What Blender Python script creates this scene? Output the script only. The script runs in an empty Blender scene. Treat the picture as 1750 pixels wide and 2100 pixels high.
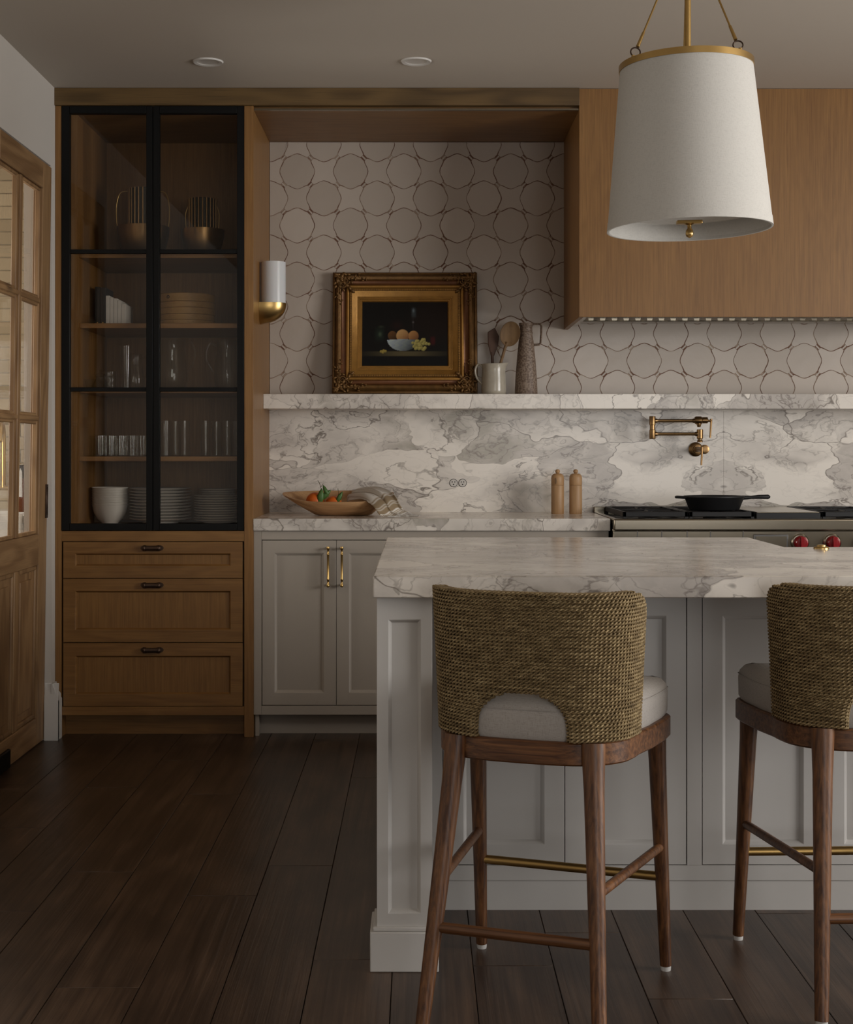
import bpy, bmesh, math, random
import numpy as np
from mathutils import Vector, Matrix
from mathutils.bvhtree import BVHTree
random.seed(7)
PI = math.pi
sc = bpy.context.scene
C = sc.collection

# ------------------------------------------------------------------ camera
F, U0, V0, CZ = 2963.0, 860.0, 922.0, 1.204      # focal length and vanishing point in a 1750 x 2100 frame, eye height
cam_d = bpy.data.cameras.new('camera'); cam = bpy.data.objects.new('camera', cam_d); C.objects.link(cam)
cam_d.sensor_fit = 'HORIZONTAL'; cam_d.sensor_width = 36.0; cam_d.lens = 36.0 * F / 1750
cam_d.shift_x = (875 - U0) / 1750; cam_d.shift_y = (V0 - 1050) / 1750
cam_d.clip_start = 0.05
cam.location = (0, 0, CZ); cam.rotation_euler = (PI / 2, 0, 0)
sc.camera = cam
def at(u, v, D): return Vector(((u - U0) * D / F, D, CZ + (V0 - v) * D / F))
def X(u, D): return (u - U0) * D / F
def Z(v, D): return CZ + (V0 - v) * D / F

# ------------------------------------------------------------------ world, daylight, exposure
w = bpy.data.worlds.new('world'); sc.world = w; w.use_nodes = True
w.node_tree.nodes['Background'].inputs[0].default_value = (.62, .74, .9, 1)
w.node_tree.nodes['Background'].inputs[1].default_value = 1.0
def area(name, loc, rot, sx, sy, power, col):
    d = bpy.data.lights.new(name, 'AREA'); d.shape = 'RECTANGLE'; d.size = sx; d.size_y = sy
    d.energy = power; d.color = col
    o = bpy.data.objects.new(name, d); C.objects.link(o); o.location = loc; o.rotation_euler = rot
    return o
# daylight entering through the windows of the right wall, the wall behind the camera and the pantry
area('window_right_offscreen', (4.622, 2.5, 1.55), (0, PI / 2, 0), 1.6, 2.6, 235, (1.0, .97, .935))
area('window_behind_offscreen', (2.2, -3.505, 1.45), (PI / 2, 0, 0), 2.8, 1.7, 75, (1.0, .97, .935))
area('window_pantry_offscreen', (-3.505, 5.6, 1.6), (0, -PI / 2, 0), 1.3, 1.3, 85, (1.0, .96, .9))
sc.view_settings.view_transform = 'Standard'; sc.view_settings.look = 'None'
sc.view_settings.exposure = -0.34; sc.view_settings.gamma = 1.0
sc.view_settings.use_curve_mapping = False
sc.cycles.max_bounces = 10; sc.cycles.transparent_max_bounces = 24
sc.cycles.use_denoising = True
sc.cycles.sample_clamp_indirect = 6.0
sc.cycles.caustics_reflective = False; sc.cycles.caustics_refractive = False

# ------------------------------------------------------------------ mesh helpers
ORG = {}
class MB:
    def __init__(s): s.v = []; s.f = []; s.mi = []
    def add(s, vs, fs, mi=0):
        n = len(s.v); s.v += [tuple(p) for p in vs]
        s.f += [tuple(i + n for i in f) for f in fs]; s.mi += [mi] * len(fs); return s
    def box(s, x0, x1, y0, y1, z0, z1, mi=0):
        vs = [(x, y, z) for z in (z0, z1) for y in (y0, y1) for x in (x0, x1)]
        return s.add(vs, [(0, 2, 3, 1), (4, 5, 7, 6), (0, 1, 5, 4), (2, 6, 7, 3), (0, 4, 6, 2), (1, 3, 7, 5)], mi)
    def prism(s, poly, axis, a, b, mi=0):
        n = len(poly)
        def p(q, t):
            if axis == 'z': return (q[0], q[1], t)
            if axis == 'y': return (q[0], t, q[1])
            return (t, q[0], q[1])
        vs = [p(q, a) for q in poly] + [p(q, b) for q in poly]
        fs = [tuple(range(n - 1, -1, -1)), tuple(range(n, 2 * n))] + [(i, (i + 1) % n, n + (i + 1) % n, n + i) for i in range(n)]
        return s.add(vs, fs, mi)
    def loft(s, rings, closed=True, caps=True, loop=False, mi=0):
        n = len(rings[0]); vs = [p for r in rings for p in r]; fs = []
        R = len(rings)
        for k in range(R if loop else R - 1):
            a = k * n; b = ((k + 1) % R) * n
            for i in range(n if closed else n - 1):
                j = (i + 1) % n; fs.append((a + i, a + j, b + j, b + i))
        if caps and not loop:
            fs.append(tuple(range(n - 1, -1, -1))); fs.append(tuple(range((R - 1) * n, R * n)))
        return s.add(vs, fs, mi)
    def lathe(s, prof, c=(0, 0, 0), seg=32, caps=False, mi=0, ax=None):
        rings = []
        for r, z in prof:
            rings.append([(c[0] + r * math.cos(2 * PI * i / seg), c[1] + r * math.sin(2 * PI * i / seg), c[2] + z) for i in range(seg)])
        if ax is not None:
            q = Vector((0, 0, 1)).rotation_difference(Vector(ax)); cc = Vector(c)
            rings = [[tuple(cc + q @ (Vector(p) - cc)) for p in r] for r in rings]
        return s.loft(rings, caps=caps, mi=mi)
    def tube(s, pts, r, sides=10, closed=False, caps=True, mi=0, sq=1.0):
        pts = [Vector(p) for p in pts]; n = len(pts)
        rs = r if isinstance(r, (list, tuple)) else [r] * n
        tang = []
        for i in range(n):
            a = pts[(i - 1) % n] if (closed or i > 0) else pts[i]
            b = pts[(i + 1) % n] if (closed or i < n - 1) else pts[i]
            tang.append((b - a).normalized())
        up = Vector((0, 0, 1)) if abs(tang[0].z) < .9 else Vector((1, 0, 0))
        nrm = (up - tang[0] * up.dot(tang[0])).normalized(); rings = []
        for i in range(n):
            if i: nrm = (nrm - tang[i] * nrm.dot(tang[i])).normalized()
            bi = tang[i].cross(nrm)
            rings.append([tuple(pts[i] + (nrm * math.cos(2 * PI * k / sides) + bi * math.sin(2 * PI * k / sides) * sq) * rs[i]) for k in range(sides)])
        return s.loft(rings, caps=caps, loop=closed, mi=mi)
    def ball(s, c, r, seg=20, rings=12, mi=0, rot=None):
        r = r if isinstance(r, (list, tuple)) else (r, r, r); rr = []
        for k in range(rings + 1):
            t = PI * k / rings; st = max(math.sin(t), 1e-3)
            ring = [Vector((r[0] * st * math.cos(2 * PI * i / seg), r[1] * st * math.sin(2 * PI * i / seg), -r[2] * math.cos(t))) for i in range(seg)]
            if rot is not None: ring = [rot @ p for p in ring]
            rr.append([(c[0] + p.x, c[1] + p.y, c[2] + p.z) for p in ring])
        return s.loft(rr, mi=mi)
    def grid(s, fn, nu, nv, mi=0):
        vs = [fn(i / nu, j / nv) for j in range(nv + 1) for i in range(nu + 1)]
        fs = [(j * (nu + 1) + i, j * (nu + 1) + i + 1, (j + 1) * (nu + 1) + i + 1, (j + 1) * (nu + 1) + i) for j in range(nv) for i in range(nu)]
        return s.add(vs, fs, mi)
    def build(s, name, mats, parent=None, smooth=None, bevel=0, seg=2, local=False, solid=0, sub=0, recalc=True):
        mats = mats if isinstance(mats, (list, tuple)) else [mats]
        if parent is not None:
            o = Vector((0, 0, 0)) if local else ORG.get(parent.name, Vector((0, 0, 0)))
        else:
            a = np.array(s.v); lo = a.min(0); hi = a.max(0)
            o = Vector(((lo[0] + hi[0]) / 2, (lo[1] + hi[1]) / 2, lo[2]))
        me = bpy.data.meshes.new(name)
        me.from_pydata([(p[0] - o.x, p[1] - o.y, p[2] - o.z) for p in s.v], [], s.f)
        for m in mats: me.materials.append(MAT[m] if isinstance(m, str) else m)
        if len(mats) > 1: me.polygons.foreach_set('material_index', s.mi)
        if recalc:
            bm = bmesh.new(); bm.from_mesh(me); bmesh.ops.recalc_face_normals(bm, faces=bm.faces); bm.to_mesh(me); bm.free()
        if smooth is not None:
            me.shade_smooth(); me.set_sharp_from_angle(angle=math.radians(smooth))
        ob = bpy.data.objects.new(name, me); C.objects.link(ob)
        if parent is not None:
            ob.parent = parent; ORG[ob.name] = o
        else:
            ob.location = o; ORG[ob.name] = o
        if solid:
            m = ob.modifiers.new('solid', 'SOLIDIFY'); m.thickness = solid; m.offset = 0
        if bevel:
            m = ob.modifiers.new('bevel', 'BEVEL'); m.width = bevel; m.segments = seg; m.limit_method = 'ANGLE'; m.angle_limit = math.radians(40)
            if smooth is None:
                me.shade_smooth(); me.set_sharp_from_angle(angle=math.radians(50))
        if sub:
            m = ob.modifiers.new('sub', 'SUBSURF'); m.levels = sub; m.render_levels = sub
        return ob
def tag(o, label, cat, group=None):
    o['label'] = label; o['category'] = cat
    if group: o['group'] = group
    return o
def struct(o, label=None, cat=None):
    o['kind'] = 'structure'
    if label: o['label'] = label
    if cat: o['category'] = cat
    return o
def thing(name, label, cat, loc=(0, 0, 0), group=None, rot=None):
    o = bpy.data.objects.new(name, None); C.objects.link(o); o.empty_display_size = .05
    o.location = loc
    if rot: o.rotation_euler = rot
    ORG[o.name] = Vector(loc)
    return tag(o, label, cat, group)
def inst(src, name, loc, parent=None, rotz=0):
    o = src.copy(); o.name = name; C.objects.link(o); o.location = loc; o.rotation_euler = (0, 0, rotz)
    o.parent = parent
    return o
def copy_tree(o, parent=None):
    c = o.copy(); C.objects.link(c); c.parent = parent
    for ch in o.children: copy_tree(ch, c)
    return c
def cr(pts, n=6, closed=False):
    """Catmull-Rom through points"""
    pts = [Vector(p) for p in pts]; out = []; m = len(pts)
    for i in range(m if closed else m - 1):
        p1, p2 = pts[i], pts[(i + 1) % m]
        p0 = pts[i - 1] if (closed or i > 0) else p1 * 2 - p2
        p3 = pts[(i + 2) % m] if (closed or i < m - 2) else p2 * 2 - p1
        for k in range(n):
            t = k / n
            out.append(.5 * ((2 * p1) + (p2 - p0) * t + (2 * p0 - 5 * p1 + 4 * p2 - p3) * t * t + (3 * p1 - p0 - 3 * p2 + p3) * t ** 3))
    if not closed: out.append(pts[-1])
    return out

# ------------------------------------------------------------------ materials
MAT = {}
class NT:
    def __init__(s, name):
        m = bpy.data.materials.new(name); m.use_nodes = True; s.m = m; s.t = m.node_tree; s.n = s.t.nodes
        s.b = s.n['Principled BSDF']; s.out = s.n['Material Output']; MAT[name] = m
    def new(s, typ, ins=None, **kw):
        n = s.n.new('ShaderNode' + typ)
        for k, v in kw.items(): setattr(n, k, v)
        for k, v in (ins or {}).items(): s.set(n, k, v)
        return n
    def set(s, n, k, v):
        i = n.inputs[k]
        if hasattr(v, 'bl_idname') and 'Socket' in v.bl_idname: s.t.links.new(v, i)
        elif hasattr(v, 'outputs'): s.t.links.new(v.outputs[0], i)
        else: i.default_value = v
    def math(s, op, a, b=0.0, c=0.0, clamp=False):
        n = s.new('Math', {0: a, 1: b, 2: c}, operation=op); n.use_clamp = clamp; return n.outputs[0]
    def vmath(s, op, a, b=(0, 0, 0)):
        return s.new('VectorMath', {0: a, 1: b}, operation=op).outputs[0]
    def ramp(s, fac, stops, interp='LINEAR'):
        n = s.new('ValToRGB', {0: fac}); e = n.color_ramp.elements; n.color_ramp.interpolation = interp
        while len(e) < len(stops): e.new(.5)
        for el, (p, c) in zip(e, stops):
            el.position = p; el.color = (*c, 1) if isinstance(c, (tuple, list)) else (c, c, c, 1)
        return n.outputs[0]
    def mix(s, fac, a, b, mode='MIX'):
        n = s.new('Mix', data_type='RGBA', blend_type=mode)
        for k, v in ((0, fac), (6, a), (7, b)):
            if isinstance(v, tuple) and len(v) == 3: v = (*v, 1)
            s.set(n, k, v)
        return n.outputs[2]
    def noise(s, vec, scale, detail=3, rough=.5, dist=0, out=0):
        return s.new('TexNoise', {'Vector': vec, 'Scale': scale, 'Detail': detail, 'Roughness': rough, 'Distortion': dist}).outputs[out]
    def obj(s): return s.new('TexCoord').outputs['Object']
    def pos(s): return s.new('NewGeometry').outputs['Position']
    def rnd(s): return s.new('ObjectInfo').outputs['Random']
    def map(s, vec, loc=(0, 0, 0), rot=(0, 0, 0), scale=(1, 1, 1)):
        return s.new('Mapping', {0: vec, 1: loc, 2: rot, 3: scale}).outputs[0]
    def bump(s, h, strength=.2, dist=.01):
        n = s.new('Bump', {'Strength': strength, 'Distance': dist, 'Height': h}); s.set(s.b, 'Normal', n.outputs[0])
    def fin(s, col=None, rough=.5, metal=0.0, **kw):
        if col is not None: s.set(s.b, 'Base Color', (*col, 1) if isinstance(col, tuple) and len(col) == 3 else col)
        s.set(s.b, 'Roughness', rough); s.set(s.b, 'Metallic', metal)
        for k, v in kw.items(): s.set(s.b, k.replace('_', ' '), v)
        return s.m
def plain(name, col, rough=.5, metal=0.0, var=.0, vscale=30, bump=0, bscale=200, **kw):
    t = NT(name); c = col
    if var:
        n = t.noise(t.obj(), vscale, 4)
        c = t.mix(n, tuple(x * (1 - var) for x in col), tuple(min(1, x * (1 + var)) for x in col))
    if bump: t.bump(t.noise(t.obj(), bscale, 3), bump, .004)
    return t.fin(c, rough, metal, **kw)
def wood(name, dark, light, axis='z', freq=1.0, rough=.42, knots=0.0, bump=.12, ring=.5, wv=.35, lo=.30, hi=.85, mott=0.0):
    t = NT(name)
    off = t.new('CombineXYZ', {0: t.math('MULTIPLY', t.rnd(), 13.7), 1: t.math('MULTIPLY', t.rnd(), 7.3), 2: t.math('MULTIPLY', t.rnd(), 21.1)})
    v = t.vmath('ADD', t.obj(), off)
    k = {'x': 0, 'y': 1, 'z': 2}[axis]
    def sc_(a, l): q = [a, a, a]; q[k] = l; return tuple(q)
    warp = t.noise(t.map(v, scale=sc_(5 * freq, .9 * freq)), 1, 3, .55)
    fine = t.noise(t.map(v, scale=sc_(150 * freq, 3.0 * freq)), 1, 5, .65, .4)
    pore = t.noise(t.map(v, scale=sc_(330 * freq, 9 * freq)), 1, 2, .5)
    rings = t.new('Math', {0: t.math('MULTIPLY', warp, 60.0)}, operation='SINE').outputs[0]
    rings = t.math('MULTIPLY_ADD', rings, .5, .5)
    m = t.math('ADD', t.math('MULTIPLY', fine, 1 - ring), t.math('MULTIPLY', rings, ring * .55))
    m = t.math('ADD', m, t.math('MULTIPLY', warp, wv))
    m = t.ramp(m, [(lo, 0.0), (hi, 1.0)])
    col = t.mix(m, light, dark)
    col = t.mix(t.math('MULTIPLY', t.ramp(pore, [(.55, 0.), (.72, 1.)]), .35), col, tuple(x * .55 for x in dark))
    if knots:
        vo = t.new('TexVoronoi', {'Vector': t.map(v, scale=sc_(5, 2.2)), 'Scale': 1.0}).outputs['Distance']
        col = t.mix(t.math('MULTIPLY', t.ramp(vo, [(.03, 1.), (.14, 0.)]), knots), col, tuple(x * .3 for x in dark))
    if mott:
        mo = t.ramp(t.noise(t.map(v, scale=sc_(9, 3.5)), 1, 4, .6), [(.40, 1.), (.66, 0.)])
        col = t.mix(t.math('MULTIPLY', mo, mott), col, tuple(x * .55 for x in dark))
    hv = t.math('MULTIPLY_ADD', t.rnd(), .22, .89)
    col = t.mix(1.0, col, t.new('CombineColor', {0: hv, 1: hv, 2: hv}).outputs[0], 'MULTIPLY')
    t.bump(fine, bump, .002)
    return t.fin(col, rough)
def marble(name, scale=1.0, rot=(0, 0, 0), loc=(0, 0, 0), mirror=None, rough=.22, grey=.5, stretch=(1, 1, 1)):
    t = NT(name); p = t.pos()
    if mirror is not None:
        s = t.new('SeparateXYZ', {0: p})
        p = t.new('CombineXYZ', {0: t.math('ABSOLUTE', t.math('SUBTRACT', s.outputs[0], mirror)), 1: s.outputs[1], 2: s.outputs[2]}).outputs[0]
    p = t.map(p, loc=loc, rot=rot, scale=tuple(scale * q for q in stretch))
    d1 = t.vmath('SUBTRACT', t.noise(p, 2.2, 4, .6, out=1), (.5, .5, .5))
    d2 = t.vmath('SUBTRACT', t.noise(p, 9, 4, .6, out=1), (.5, .5, .5))
    q = t.vmath('ADD', p, t.vmath('MULTIPLY', d1, (.42, .42, .42)))
    q2 = t.vmath('ADD', q, t.vmath('MULTIPLY', d2, (.07, .07, .07)))
    def vor(vec, s_, feat): return t.new('TexVoronoi', {'Vector': vec, 'Scale': s_}, feature=feat)
    base = t.mix(t.noise(p, 4, 3), (.88, .825, .75), (.80, .745, .675))
    # angular pale slabs floating in soft grey flow
    cell = t.new('SeparateColor', {0: vor(q, 2.9, 'F1').outputs['Color']}).outputs[0]
    edge = vor(q, 2.9, 'DISTANCE_TO_EDGE').outputs['Distance']
    cloud = t.noise(q2, 3.0, 7, .6, .6)
    fill = t.math('MULTIPLY', t.ramp(cell, [(grey - .04, 0.), (grey + .04, 1.)]), t.ramp(cloud, [(.34, .12), (.60, 1.)]))
    # flowing ridges
    def ridge(vec, s_, w, det=4):
        n_ = t.noise(vec, s_, det, .5)
        return t.math('SUBTRACT', 1.0, t.math('DIVIDE', t.math('ABSOLUTE', t.math('SUBTRACT', n_, .5)), w), clamp=True)
    flow = t.math('MULTIPLY', ridge(q, 1.9, .09), t.ramp(t.noise(t.map(p, loc=(4, 4, 4)), 2.2, 3), [(.40, 0.), (.62, 1.)]))
    fill = t.math('MAXIMUM', fill, t.math('MULTIPLY', flow, .9))
    gcol = t.mix(t.noise(q2, 7, 6, .65), (.33, .295, .265), (.56, .515, .475))
    col = t.mix(t.math('MULTIPLY', fill, .92), base, gcol)
    olive = t.ramp(t.noise(t.map(q, loc=(3, 1, 2)), 2.6, 3, .5), [(.58, 0.), (.66, 1.)])
    col = t.mix(t.math('MULTIPLY', t.math('MULTIPLY', olive, fill), .6), col, (.28, .255, .19))
    vm = t.noise(t.map(p, loc=(7, 0, 0)), 3.1, 3)
    msk = t.ramp(vm, [(.40, .1), (.56, .95)])
    v1 = t.math('MULTIPLY', t.math('SUBTRACT', 1.0, t.math('DIVIDE', edge, .010), clamp=True), msk)
    col = t.mix(v1, col, (.17, .14, .115))
    v2 = t.math('MULTIPLY', ridge(q2, 2.6, .008, 5), t.ramp(vm, [(.40, .95), (.62, .25)]))
    col = t.mix(v2, col, (.19, .16, .135))
    v3 = t.math('MULTIPLY', ridge(t.map(q2, loc=(1, 5, 2)), 6.0, .016, 5), t.math('MULTIPLY_ADD', fill, .75, .10))
    col = t.mix(v3, col, (.19, .16, .14))
    e4 = vor(t.vmath('ADD', q, t.vmath('MULTIPLY', d2, (.10, .10, .10))), 8.0, 'DISTANCE_TO_EDGE').outputs['Distance']
    v4 = t.math('MULTIPLY', t.math('SUBTRACT', 1.0, t.math('DIVIDE', e4, .022), clamp=True), t.math('MULTIPLY', t.math('MAXIMUM', fill, t.math('MULTIPLY', msk, .25)), .55))
    col = t.mix(v4, col, (.20, .165, .145))
    return t.fin(col, rough, Specular_IOR_Level=.5)
def glassy(name, tint=(.95, .96, .95), ior=1.45, rough=0.0, boost=1.0):
    t = NT(name); t.n.remove(t.b)
    g = t.new('NewGeometry')      # Schlick reflectance of a thin sheet, the same from both sides
    c = t.math('ABSOLUTE', t.new('VectorMath', {0: g.outputs['Incoming'], 1: g.outputs['Normal']}, operation='DOT_PRODUCT').outputs['Value'])
    f0 = ((ior - 1) / (ior + 1)) ** 2
    f = t.math('MULTIPLY', t.math('MULTIPLY_ADD', t.math('POWER', t.math('SUBTRACT', 1.0, c, clamp=True), 5.0), 1 - f0, f0), boost, clamp=True)
    tr = t.new('BsdfTransparent', {0: (*tint, 1)}); gl = t.new('BsdfGlossy', {0: (1, 1, 1, 1), 1: rough})
    mx = t.new('MixShader', {0: f, 1: tr.outputs[0], 2: gl.outputs[0]})
    t.t.links.new(mx.outputs[0], t.out.inputs[0]); return t.m

OD, OL = (.165, .074, .0195), (.285, .145, .043)
wood('oak_vertical', OD, OL, 'z', ring=.14, wv=.22)
wood('oak_horizontal', OD, OL, 'x', ring=.3)
wood('oak_depth', OD, OL, 'y')
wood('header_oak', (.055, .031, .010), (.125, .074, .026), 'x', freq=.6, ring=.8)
wood('pine_vertical', (.19, .10, .042), (.36, .215, .10), 'z', freq=.7, knots=.8, rough=.55, ring=.6)
wood('pine_cross', (.19, .10, .042), (.36, .215, .10), 'y', freq=.7, knots=.8, rough=.55, ring=.6)
wood('floor_oak', (.042, .023, .0135), (.135, .080, .048), 'y', freq=.45, rough=.33, knots=.6, bump=.55, ring=.22, wv=.15, lo=.28, hi=.66, mott=.55)
wood('stool_wood', (.055, .019, .0065), (.215, .092, .033), 'z', freq=.75, rough=.42, ring=.08, wv=.12, lo=.34, hi=.66)
wood('stool_wood_cross', (.055, .019, .0065), (.215, .092, .033), 'x', freq=.75, rough=.42, ring=.08, wv=.12, lo=.34, hi=.66)
wood('mill_wood', (.33, .185, .082), (.46, .28, .135), 'z', freq=1.5, rough=.5, ring=.3)
wood('bowl_wood', (.30, .15, .06), (.55, .34, .17), 'x', freq=1.0, rough=.55, ring=.5)
wood('dark_utensil', (.040, .018, .010), (.075, .036, .020), 'z', rough=.7)
wood('light_utensil', (.15, .083, .034), (.25, .15, .066), 'z', rough=.7)
wood('bamboo', (.42, .235, .075), (.60, .37, .135), 'x', freq=1.2, rough=.5, ring=.2)
marble('marble_splash', 1.0, rot=(0, -.75, 0), loc=(2.3, 0, .7), mirror=1.41, rough=.25, grey=.52, stretch=(.8, .4, 1.5))
marble('marble_top', 1.0, rot=(0, 0, .5), loc=(.4, 1.3, 0), rough=.20, grey=.8)
marble('marble_shelf', 1.25, rot=(0, .2, 0), loc=(1.1, .4, 3), rough=.25, grey=.45)
marble('marble_island', 1.1, rot=(0, 0, .25), loc=(5.1, 2.3, 1), rough=.17, grey=.38, stretch=(.8, 1.1, 1.2))
plain('wall_paint', (.60, .56, .51), .8, bump=.04)
plain('ceiling_paint', (.54, .485, .42), .85, bump=.03)
plain('cabinet_paint', (.40, .355, .305), .38, var=.02, vscale=6)
plain('island_paint', (.56, .54, .515), .38, var=.02, vscale=6)
plain('trim_white', (.68, .66, .63), .45)
plain('black_metal', (.004, .004, .004), .5, 0, Specular_IOR_Level=.2)
plain('cast_iron', (.012, .012, .013), .55, .3, bump=.1, bscale=400)
plain('brass', (.50, .33, .125), .30, 1.0, var=.12, vscale=18)
plain('pantry_grout', (.42, .35, .25), .9)
plain('antique_brass', (.27, .165, .075), .33, 1.0, var=.2, vscale=30)
plain('satin_brass', (.46, .30, .11), .38, 1.0, var=.1, vscale=25)
plain('bronze', (.085, .055, .04), .42, .9, var=.3, vscale=60)
plain('steel', (.31, .275, .215), .22, 1.0, var=.05, vscale=8)
plain('steel_dark', (.16, .155, .15), .35, 1.0)
plain('red_plastic', (.28, .008, .014), .22, 0, Coat_Weight=.5)
plain('ceramic_white', (.66, .63, .59), .25)
plain('ceramic_cream', (.40, .36, .29), .22, var=.18, vscale=40)
plain('book_white', (.56, .53, .49), .7, var=.06, vscale=50)
plain('book_black', (.012, .012, .012), .6)
plain('paper', (.5, .46, .4), .9)
plain('felt_white', (.55, .54, .52), .9)
plain('subfloor', (.16, .10, .055), .9)
plain('board', (.14, .085, .045), .85)
plain('leaf_green', (.06, .14, .028), .42, var=.4, vscale=60)
plain('twig', (.07, .055, .02), .7)
plain('orange_peel', (.62, .125, .012), .42, bump=.25, bscale=500)
plain('sconce_glass', (.72, .69, .70), .22, 0, Subsurface_Weight=.15)
plain('amber', (.16, .035, .004), .12, 0, Transmission_Weight=.35)
plain('outlet_white', (.60, .57, .53), .35)
plain('gold_dark', (.165, .085, .026), .48, .55, var=.55, vscale=45, bump=.3, bscale=160)
plain('gold_bright', (.33, .165, .035), .40, .55, var=.30, vscale=30, bump=.1, bscale=120)
plain('gold_red', (.135, .050, .016), .42, .4, var=.4, vscale=30)
plain('lantern_dark', (.02, .017, .012), .45, .5)
t = NT('grout'); t.fin(t.mix(t.ramp(t.noise(t.pos(), 30, 3), [(.45, 0.), (.62, 1.)]), (.16, .080, .052), (.36, .28, .215)), .9)
t = NT('terracotta'); t.fin(t.mix(t.ramp(t.noise(t.pos(), 26, 3), [(.42, 0.), (.58, 1.)]), (.155, .078, .050), (.38, .305, .24)), .85)
glassy('pane_glass', (.93, .92, .90), 1.31, 0.0)
glassy('ware_glass', (.95, .96, .95), 1.36, 0.0, 1.0)
glassy('door_glass', (.96, .95, .93), 1.4, 0.02)
# glazed ivory wall tile, each a slightly different tone
t = NT('tile_glaze'); r = t.rnd(); n = t.noise(t.obj(), 9, 4)
c = t.mix(r, (.42, .355, .295), (.53, .46, .395)); c = t.mix(t.math('MULTIPLY', n, .5), c, (.46, .41, .365))
t.bump(t.noise(t.obj(), 14, 3), .10, .02); t.fin(c, .30)
# sandy pantry brick tile
t = NT('brick_glaze'); c = t.mix(t.rnd(), (.27, .205, .125), (.40, .315, .205)); c = t.mix(t.math('MULTIPLY', t.noise(t.obj(), 20, 3), .4), c, (.25, .20, .13)); t.fin(c, .35)
# rope of twisted seagrass
t = NT('seagrass'); n1 = t.noise(t.map(t.obj(), scale=(30, 30, 120)), 1, 4, .6); n2 = t.noise(t.obj(), 420, 2)
c = t.ramp(t.math('MULTIPLY_ADD', n2, .5, t.math('MULTIPLY', n1, .5)), [(.32, (.060, .036, .012)), (.50, (.215, .147, .064)), (.68, (.50, .385, .205))])
t.fin(c, .75)
# linen upholstery and lampshade
for nm, a, b, s_ in (('linen_grey', (.33, .30, .27), (.42, .39, .36), 900), ('shade_linen', (.50, .485, .455), (.56, .545, .51), 700)):
    t = NT(nm); o = t.obj()
    wx = t.noise(t.map(o, scale=(s_ * .12, s_ * .12, s_ * 1.6)), 1, 2); wy = t.noise(t.map(o, scale=(s_ * 1.3, s_ * 1.3, s_ * .1)), 1, 2)
    h = t.math('ADD', wx, wy); c = t.mix(t.ramp(h, [(.8, 0.), (1.2, 1.)]), a, b); t.bump(h, .15, .002)
    t.fin(c, .9, Sheen_Weight=.15)
# speckled brown stoneware
t = NT('stoneware_brown'); n1 = t.noise(t.obj(), 130, 3, .6); n2 = t.noise(t.obj(), 14, 4)
c = t.mix(t.ramp(n1, [(.44, 0.), (.58, 1.)]), (.125, .080, .055), (.26, .195, .145)); c = t.mix(t.ramp(n2, [(.5, 0.), (.8, .55)]), c, (.11, .062, .04)); t.bump(n1, .3, .004); t.fin(c, .55)
# striped towel, coordinates carried by a colour attribute
t = NT('towel'); a = t.new('Attribute', attribute_name='Col'); t.fin(a.outputs['Color'], .95)
t = NT('painting'); a = t.new('Attribute', attribute_name='Col'); t.fin(a.outputs['Color'], .6, Specular_IOR_Level=.15)

# ------------------------------------------------------------------ the room
D1, D2 = 6.047, 6.688            # cabinet fronts, finished back wall
CEIL = 2.716
LX = -1.525                      # left wall face
RX, BY = 4.62, -3.5              # right wall, wall behind the camera
fl = struct(MB().box(-3.6, RX + .1, BY - .1, 7.2, -.12, -.022).build('floor', 'subfloor'), 'dark brown wide plank oak floor', 'floor')
# planks, one by one, running away from the camera
pw, px0 = .188, .6896
joints = {-1: [3.41, 5.3], -2: [2.2, 4.18, 6.0], -3: [3.9], -4: [3.234, 5.05], -5: [4.12, 5.6], -6: [3.77, 5.15], -7: [4.6], -8: [3.5, 5.2], 0: [4.5], 1: [3.37, 5.5], 2: [3.6, 5.0], 3: [3.166, 5.2], 4: [2.9, 4.9], 5: [3.75], 6: [3.15, 5.3]}
plank_cache = {}
col0 = int(math.floor((LX - px0) / pw)) ; col1 = int(math.ceil((RX - px0) / pw))
for k in range(col0, col1):
    xa, xb = max(px0 + k * pw, LX - .12), min(px0 + (k + 1) * pw, RX)
    if xb - xa < .02: continue
    js = joints.get(k + 4, [random.uniform(2.2, 3.6), random.uniform(4.4, 5.6)])
    js = sorted([BY, random.uniform(-1.6, -.6), random.uniform(.6, 1.6)] + js + [6.70])
    for a, b in zip(js, js[1:]):
        m = MB().box(-(xb - xa) / 2 + .0007, (xb - xa) / 2 - .0007, -(b - a) / 2 + .0007, (b - a) / 2 - .0007, -.022, 0)
        o = m.build('plank', 'floor_oak', fl, bevel=.0012, seg=1, local=True)
        o.location = Vector(((xa + xb) / 2, (a + b) / 2, 0)) - fl.location
struct(MB().box(-3.6, -1.645, 3.4, 7.2, -.022, 0).build('floor_pantry', 'floor_oak'), 'dark floor of the pantry behind the glazed door', 'floor')
struct(MB().box(-3.6, RX + .1, BY - .1, 7.2, CEIL, CEIL + .1).build('ceiling', 'ceiling_paint'), 'plain warm white ceiling', 'ceiling')
wb = struct(MB().box(-1.64, RX + .1, 6.70, 6.80, 0, CEIL).build('wall_back', 'wall_paint'), 'back wall clad in wavy ivory tiles', 'wall')
# left wall with the door opening
DY0, DY1, DH = 5.115, 5.992, 2.378
m = MB().box(LX - .115, LX, BY, DY0, 0, CEIL).box(LX - .115, LX, DY1, 6.70, 0, CEIL).box(LX - .115, LX, DY0, DY1, DH, CEIL)
struct(m.build('wall_left', 'wall_paint'), 'white painted left wall above the glazed door', 'wall')
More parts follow.
